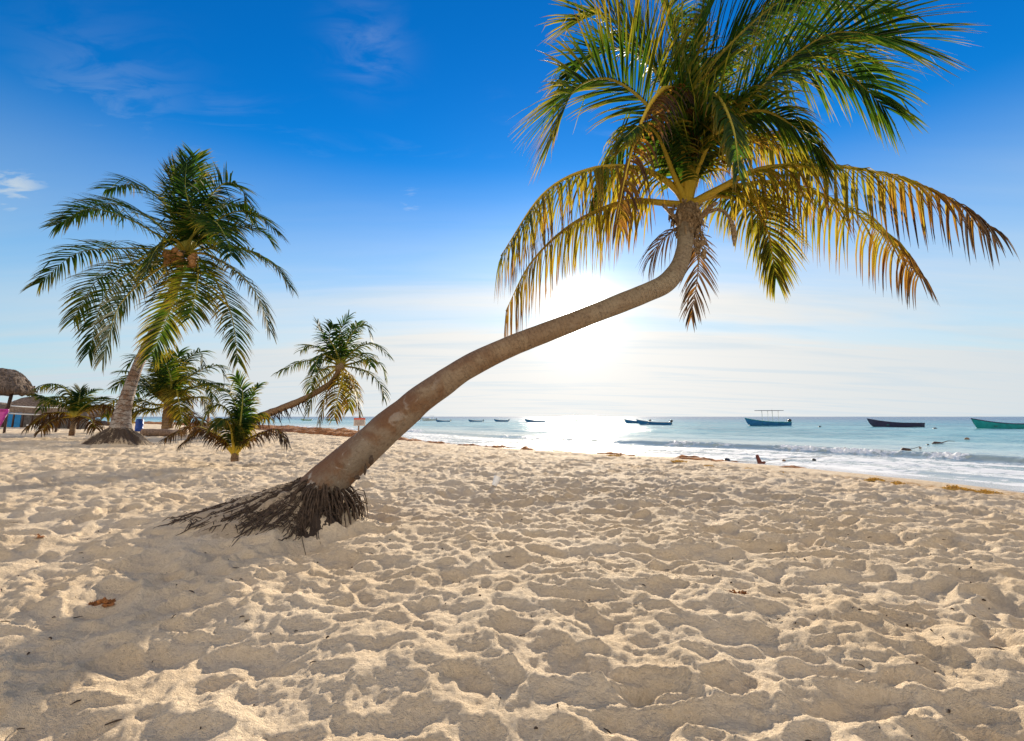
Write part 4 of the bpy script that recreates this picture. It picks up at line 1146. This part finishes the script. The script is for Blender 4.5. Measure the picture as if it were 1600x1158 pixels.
# ------------------------------------------------------------------ boats
def make_panga(name, hull, inner, engine=True, canopy=False, colour_top=None):
    """open skiff 7 m long along x, bow at -x, waterline z=0"""
    r = thing(name, (0, 0, 0), 'boat', 'boat', 'boats moored off the beach')
    ST = 15
    outer = []; inn = []
    for i in range(ST):
        f = i / (ST - 1); x = -3.5 + 7 * f
        bw = 0.88 * min(1, (f / 0.42) ** 0.55) if f < .42 else 0.88 * (1 - .10 * (f - .42) / .58)
        bw = max(bw, 0.02)
        sheer = 0.56 + 0.62 * (1 - f) ** 3.0 + 0.03 * f
        keel = -0.22 + 0.55 * max(0, 1 - f / 0.16) ** 1.6
        xr = x - 0.30 * max(0, 1 - f / .2) * 0.0
        rake = 0.45 * max(0, 1 - f / 0.30)
        prof = [(0, keel, rake), (.62, keel + .10, rake * .8), (.88, keel + (sheer - keel) * .42, rake * .45), (1.0, sheer, 0)]
        row = []
        for (q, z, rk) in prof: row.append((xr + rk, -bw * q, z))
        full = row[::-1] + [(a, -b, c) for a, b, c in row[1:]]
        outer.append(full)
        ii = []
        b2_ = max(bw - .07, .005)
        for (q, z, rk) in prof: ii.append((xr + rk * .8 + (.06 if i == 0 else 0) - (.06 if i == ST - 1 else 0), -b2_ * q * .98, max(z + .06, keel + .12) if q < 1 else sheer - .002))
        inn.append(ii[::-1] + [(a, -b, c) for a, b, c in ii[1:]])
    n = len(outer[0])

    def sheet(rows, flip):
        vs = [p for row in rows for p in row]; fs = []
        for i in range(len(rows) - 1):
            for k in range(n - 1):
                q = (i * n + k, i * n + k + 1, (i + 1) * n + k + 1, (i + 1) * n + k); fs.append(q[::-1] if flip else q)
        return vs, fs
    mb = MB(); vs, fs = sheet(outer, False); fs.append(tuple((ST - 1) * n + k for k in range(n))); mb.add(vs, fs); mb.build('hull', hull, r)
    mb = MB(); vs, fs = sheet(inn, True); fs.append(tuple((ST - 1) * n + k for k in range(n - 1, -1, -1))); mb.add(vs, fs); mb.build('inner_shell', inner, r)
    mb = MB()
    for k in (0, n - 1): mb.tube([(row[k][0], row[k][1], row[k][2] + .02) for row in outer], [.05] * ST, 6)
    a, b = outer[-1][0], outer[-1][n - 1]; mb.tube([(a[0], a[1], a[2] + .02), (b[0], b[1], b[2] + .02)], [.05, .05], 6)
    mb.build('gunwale', colour_top or inner, r)
    for x in (-1.3, .3, 1.8):
        mb = MB(); mb.box((x, 0, .36), .30, 1.52, .05); mb.build('bench', inner, r, False)
    if engine:
        mb = MB(); mb.blob((3.78, 0, .86), .25, 12, 8, .0, (1.15, .75, .95)); ob = mb.build('outboard_motor', M['engine'], r)
        mb = MB(); mb.tube([(3.72, 0, .75), (3.80, 0, .2), (3.84, 0, -.4)], [.11, .08, .07], 8); mb.box((3.60, 0, .62), .28, .22, .18); mb.tube([(3.62, .0, .80), (3.15, .05, .92)], [.035, .03], 6); mb.build('motor_leg', M['engine'], ob)
    if canopy:
        mb = MB()
        for x in (-.2, 1.5):
            for y in (-.7, .7): mb.tube([(x, y, .5), (x, y, 2.3)], [.035, .035], 6)
        mb.tube([(1.0, 0, .4), (1.0, 0, 2.6)], [.03, .03], 6); mb.build('canopy_posts', M['white'], r)
        mb = MB(); mb.box((.5, 0, 2.33), 3.6, 1.7, .07); mb.build('canopy_roof', M['hull_dark'], r, False)
    return r


def make_cruiser():
    r = make_panga('motor_boat', M['hull_white'], M['white'], True, False, M['hull_teal'])
    mb = MB(); mb.box((-.6, 0, .82), 2.6, 1.2, .55); mb.build('cabin', M['white'], r, False, .08)
    mb = MB(); mb.box((-.6, 0, .88), 2.2, 1.24, .22); mb.build('cabin_window', M['engine'], r, False)
    mb = MB()
    for x in (.9, 2.2):
        for y in (-.6, .6): mb.tube([(x, y, .5), (x + .1, y, 2.1)], [.04, .04], 6)
    mb.build('canopy_posts', M['white'], r)
    mb = MB(); mb.box((1.55, 0, 2.14), 1.9, 1.5, .08); mb.build('canopy_roof', M['hull_blue'], r, False)
    return r


protos = {'blue': make_panga('motor_boat', M['hull_blue'], M['hull_white']), 'green': make_panga('motor_boat', M['hull_green'], M['hull_white']),
          'canopy': make_panga('motor_boat', M['hull_blue'], M['hull_teal'], True, True), 'dark': make_panga('rowing_boat', M['hull_dark'], M['hull_teal'], False, False, M['hull_dark']),
          'teal': make_panga('rowing_boat', M['hull_teal'], M['hull_dark'], False, False, M['hull_dark']), 'white': make_panga('motor_boat', M['hull_white'], M['hull_white']),
          'gcan': make_panga('motor_boat', M['hull_green'], M['hull_white'], True, True), 'cruiser': make_cruiser()}
used = set()
BO = [  # kind, x0, x1, waterline, label
    ('green', 469, 487, 657.0, 'pale green boat farthest left, moored beyond the weed line'), ('gcan', 509, 527, 657.2, 'green boat with a canopy moored just left of the sign'),
    ('blue', 628, 656, 657.4, 'blue boat almost hidden behind the leaning trunk'), ('cruiser', 657, 682, 657.3, 'white cabin boat with blue canopy just right of the leaning trunk'),
    ('blue', 680, 704, 659.3, 'blue motor boat close in front of the white cabin boat'), ('blue', 731, 755, 659.2, 'blue motor boat second to the right of the white cabin boat'),
    ('blue', 771, 795, 658.6, 'blue motor boat third to the right of the white cabin boat'), ('blue', 819, 853, 660.0, 'blue motor boat just left of the sun glitter'),
    ('white', 896, 926, 659.6, 'pale boat washed out in the middle of the sun glitter'), ('blue', 973, 1016, 661.8, 'blue boat partly behind another just right of the glitter'),
    ('blue', 994, 1048, 664.2, 'longer blue motor boat in front of another right of the glitter'), ('canopy', 1161, 1236, 665.8, 'blue motor boat with a raised flat canopy'),
    ('dark', 1357, 1438, 667.8, 'dark purple hulled rowing boat with no motor'), ('teal', 1514, 1612, 670.4, 'long teal boat with dark rim cut by the right edge')]
for kd, a, b, wl, lab in BO:
    d = (534 - wl) / F; rz_ = (math.sin(PITCH) + d * math.cos(PITCH)) / (math.cos(PITCH) - d * math.sin(PITCH))
    Y = (SEA - CAMZ) / rz_
    p = P((a + b) / 2, wl, Y); L = (b - a) / F * Y / (math.cos(PITCH) - d * math.sin(PITCH)) ** 0
    o = protos[kd] if kd not in used else copy_tree(protos[kd])
    used.add(kd)
    sc = L / 7.35
    o.location = (p.x, Y, SEA - 0.02); o.scale = (sc, sc, sc); o.rotation_euler = (0, 0, math.radians(random.uniform(-8, 8)))
    o['label'] = lab; o['category'] = 'boat'; o['group'] = 'boats moored off the beach'

# ------------------------------------------------------------------ floats, ropes and driftwood in the water


def seapt(px, py, z=SEA):
    d = (534 - py) / F; rz_ = (math.sin(PITCH) + d * math.cos(PITCH)) / (math.cos(PITCH) - d * math.sin(PITCH))
    Y = (z - CAMZ) / rz_; p = P(px, py, Y); return Vector((p.x, Y, z))


for (px, py, r_, lab) in ((1281, 667.5, .30, 'dark float alone right of the canopy boat'), (1461, 670.5, .32, 'dark float just right of the purple boat'), (1511, 687, .22, 'brown float nearer than the teal boat, farthest right'),
                          (1450, 696, .10, 'small dark float left of the drifting branch'), (1438, 701, .09, 'small dark float tied above the brown driftwood'), (1391, 707.5, .12, 'dark float just behind the breaking wave'),
                          (1272, 720, .10, 'small black float in the white wash right of the stump'), (1225, 721, .09, 'small brown float in the wash close right of the stump')):
    c = seapt(px, py); r_ *= .62; mb = MB(c); mb.blob(c + Vector((0, 0, .05 * r_ + .03)), r_, 12, 8, .03, (1.15, 1, .8)); mb.tube([c + Vector((0, 0, r_ * .6)), c + Vector((0, 0, r_ * 1.15))], [r_ * .25, r_ * .2], 8)
    tag(mb.build('buoy', M['engine'] if 'brown' not in lab else M['wood']), lab, 'float', 'floats on the water')
for (px, py, l_, lab) in ((1466, 695, .75, 'dark drifting branch with a raised twig right of the floats'), (1417, 706, .55, 'brown driftwood floating behind the wave, tied to a float'), (1381, 709, .5, 'flat brown driftwood at the top of the breaking wave')):
    c = seapt(px, py); mb = MB(c); mb.tube([c + Vector((-l_ / 2, 0, .0)), c + Vector((-l_ * .2, .03, .09)), c + Vector((l_ * .2, 0, .07)), c + Vector((l_ / 2, 0, 0))], [.05, .10, .09, .04], 8, 0, True, .15)
    if 'raised' in lab: mb.tube([c + Vector((.1, 0, .08)), c + Vector((.6, 0, .22)), c + Vector((1.0, 0, .2))], [.03, .02, .012], 5)
    tag(mb.build('driftwood_branch', M['wood_dark']), lab, 'driftwood', 'driftwood in the water')
a = seapt(1417, 705); b = seapt(1438, 700); mb = MB(a); mb.tube([a + Vector((0, 0, .08)), a.lerp(b, .5) + Vector((0, 0, .05)), b + Vector((0, 0, .08))], [.014] * 3, 5); tag(mb.build('mooring_rope', M['rope']), 'short rope between brown driftwood and a small float', 'rope')
# stump and dark lump in the wash
c = seapt(1187, 727); c.z = SEA; mb = MB(c)
mb.tube([c + Vector((.02, 0, -.25)), c + Vector((0, 0, .1)), c + Vector((-.05, 0, .26)), c + Vector((-.06, 0, .34))], [.085, .075, .06, .04], 9, 0, True, .15)
mb.tube([c + Vector((.02, 0, .05)), c + Vector((.14, 0, .08)), c + Vector((.20, 0, .10))], [.06, .05, .02], 6, 0, True, .2)
tag(mb.build('driftwood_stump', simple('red_brown_wood', (.14, .035, .02), .7, .3, 12)), 'reddish brown stump sticking up out of the shallow wash', 'driftwood')
c2 = seapt(1136, 724); mb = MB(c2); mb.blob(c2 + Vector((0, 0, .06)), .13, 10, 7, .2, (1.2, 1, .8)); tag(mb.build('float_lump', M['engine']), 'round black lump in the wash left of the stump', 'float')
a = seapt(1085, 722); b = seapt(1300, 715); mb = MB(a); mb.tube([a + Vector((0, 0, .03)), c2 + Vector((0, 0, .10)), c + Vector((0, 0, .10)), seapt(1225, 720) + Vector((0, 0, .08)), b + Vector((0, 0, .06))], [.007] * 5, 5)
tag(mb.build('mooring_rope', M['rope']), 'long thin rope running through the wash past the stump', 'rope')

# ------------------------------------------------------------------ seaweed along the tide line


def shore_pts(s_off, x_lo, x_hi, step):
    """points along the shore, offset s_off to the sea side"""
    out = []
    for (ax, ay), (bx, by) in zip(SH[:-1], SH[1:]):
        L = math.hypot(bx - ax, by - ay); n = max(1, int(L / step)); nx, ny = (by - ay) / L, -(bx - ax) / L
        for k in range(n):
            f = k / n; x = ax + (bx - ax) * f; y = ay + (by - ay) * f
            if x_lo <= x <= x_hi and y > 3: out.append((x + nx * s_off, y + ny * s_off, nx, ny))
    return out


# thick bank on the left: one rough heap of weed
bank = shore_pts(0.05, -75, 7.5, 0.12)
NB = len(bank); NW = 16; vs = []; hs_ = []
pa_ = np.array(bank)
for j in range(NW):
    v = -1 + 2 * j / (NW - 1)
    fade = sstep(-4.5, -13, pa_[:, 0]) * 0.98 + 0.02
    brk_ = np.where(pa_[:, 0] > -5, np.clip(0.12 + 1.9 * fbm(pa_[:, 0] * 1.4, pa_[:, 1] * 1.4, 93, 2), 0, 1.2), 1.0)
    wdt = 0.35 + 2.0 * fade
    x = pa_[:, 0] + pa_[:, 2] * v * wdt; y = pa_[:, 1] + pa_[:, 3] * v * wdt
    hgt = brk_ * (0.07 + 0.30 * fade) * max(0, 1 - v * v) ** .6 * (0.75 + 0.9 * fbm(x * .8, y * .8, 88, 3)) + fbm(x * 4, y * 4, 89, 3) * .12 * (1 - v * v)
    z = ground(x, y) + hgt - 0.05 * (abs(v) > .95) - 0.04 * (1 - np.clip(brk_ * 3, 0, 1))
    vs.append(np.stack([x, y, z], -1))
V = np.stack(vs, 0)
mb = MB((pa_[NB // 2, 0], pa_[NB // 2, 1], -0.2)); fs = []
for j in range(NW - 1):
    for i in range(NB - 1): fs.append((j * NB + i, j * NB + i + 1, (j + 1) * NB + i + 1, (j + 1) * NB + i))
mb.add([tuple(p) for p in V.reshape(-1, 3)], fs)
tag(mb.build('seaweed_bank', M['grass_brown']), 'reddish brown bank of washed up seaweed along the far tide line', 'seaweed', None, 'stuff')


def weed_clump(px, py, Y, w, label, mat='grass_gold', n=120, h=.10):
    c = ongr(px, py, Y); mb = MB(c)
    mb.blob(c, w * .62, 16, 8, .22, (1, .5, .55 * h / w))
    for i in range(n):
        x = max(-.5 * w, min(.5 * w, random.gauss(0, w * .28))); y = max(-.25 * w, min(.25 * w, random.gauss(0, w * .14))); p = Vector((c.x + x, c.y + y, c.z + random.uniform(-.01, h) * math.exp(-(x / (w * .4)) ** 2)))
        d_ = Vector((random.uniform(-1, 1), random.uniform(-1, 1), random.uniform(-.3, .7))) * w * .11
        mb.tube([p, p + d_ * .5 + Vector((0, 0, .006)), p + d_], [.006 + .01 * w, .008 + .008 * w, .002], 4, 0, False, .3, .5)
    return tag(mb.build('seaweed_clump', M[mat], None, False), label, 'seaweed', 'clumps of seaweed on the sand')


for (px, py, w, lab) in ((1367, 755, .55, 'golden seaweed clump on the tide line, left of the white wash streak'), (1402, 757, .5, 'dark golden seaweed heap in the middle of the right tide line'),
                         (1490, 767, .6, 'golden seaweed clump third from the right on the tide line'), (1510, 769, .5, 'golden seaweed clump second from the right on the tide line'), (1540, 771, .7, 'flat golden seaweed clump farthest right on the tide line'),
                         (1222, 741, .5, 'golden seaweed clump below the reddish stump'), (1168, 738, .5, 'small seaweed clump left below the reddish stump'), (1108, 731, .6, 'seaweed clump on the tide line below the long rope'),
                         (1060, 724, .7, 'dark seaweed heap on the tide line just left of the rope'), (960, 715, .8, 'seaweed heap on the tide line under the sun glitter')):
    d = (534 - py) / F; rz_ = (math.sin(PITCH) + d * math.cos(PITCH)) / (math.cos(PITCH) - d * math.sin(PITCH))
    weed_clump(px, py, (-0.20 - CAMZ) / rz_, w * .6, lab, 'grass_gold', 110, .05)
d = (534 - 934) / F; weed_clump(161, 934, 2.95, .12, 'small reddish weed scrap on the shaded sand at lower left', 'grass_brown', 60, .02)
weed_clump(1150, 898, 3.2, .12, 'tiny brown weed scrap on the lit sand at lower right', 'grass_brown', 40, .02)
weed_clump(52, 848, 4.3, .13, 'thin brown weed scrap on the sand near the left edge', 'grass_brown', 25, .01)

# twigs and crumbs scattered through the sand
mb = MB((0, 4, 0))
N_ = 900
xs = rng.uniform(-6, 7, N_); ys = 1.5 + 10 * rng.uniform(0, 1, N_) ** 1.6; zs = ground(xs, ys); sv = shore(xs, ys)
for x, y, z, q in zip(xs, ys, zs, sv):
    if q > -0.5: continue
    a = random.uniform(0, 6.28); l_ = random.choice((.006, .008, .012, .03, .05)) * random.uniform(.6, 1.4); e = Vector((math.cos(a) * l_, math.sin(a) * l_, random.uniform(-.004, .012)))
    p = Vector((x, y, z + .004)); w_ = random.uniform(.0022, .0045) if l_ > .02 else l_ * .4
    mb.tube([p - e * .5, p + Vector((0, 0, .003)), p + e * .5], [w_ * .6, w_, w_ * .5], 4, 0, True, .3)
tag(mb.build('beach_litter', M['root']), 'dark crumbs of twig and weed scattered over the sand', 'debris', None, 'stuff')
# plastic cup
c = ongr(773, 764, 7.75); mb = MB(c)
ax_ = Vector((.35, .3, .88)).normalized(); c.z += .02; c_ = [c + ax_ * f for f in (-.02, .0, .05, .10, .125)]
mb.tube(c_, [.036, .040, .047, .054, .056], 16, 0, False, .06); mb.tube([c + ax_ * .112, c + ax_ * .118], [.060, .060], 16, 0, False, .03); mb.tube([c - ax_ * .022, c - ax_ * .018], [.036, .036], 16)
tag(mb.build('plastic_cup', M['cup']), 'crumpled white plastic cup half sunk in the sand', 'cup')
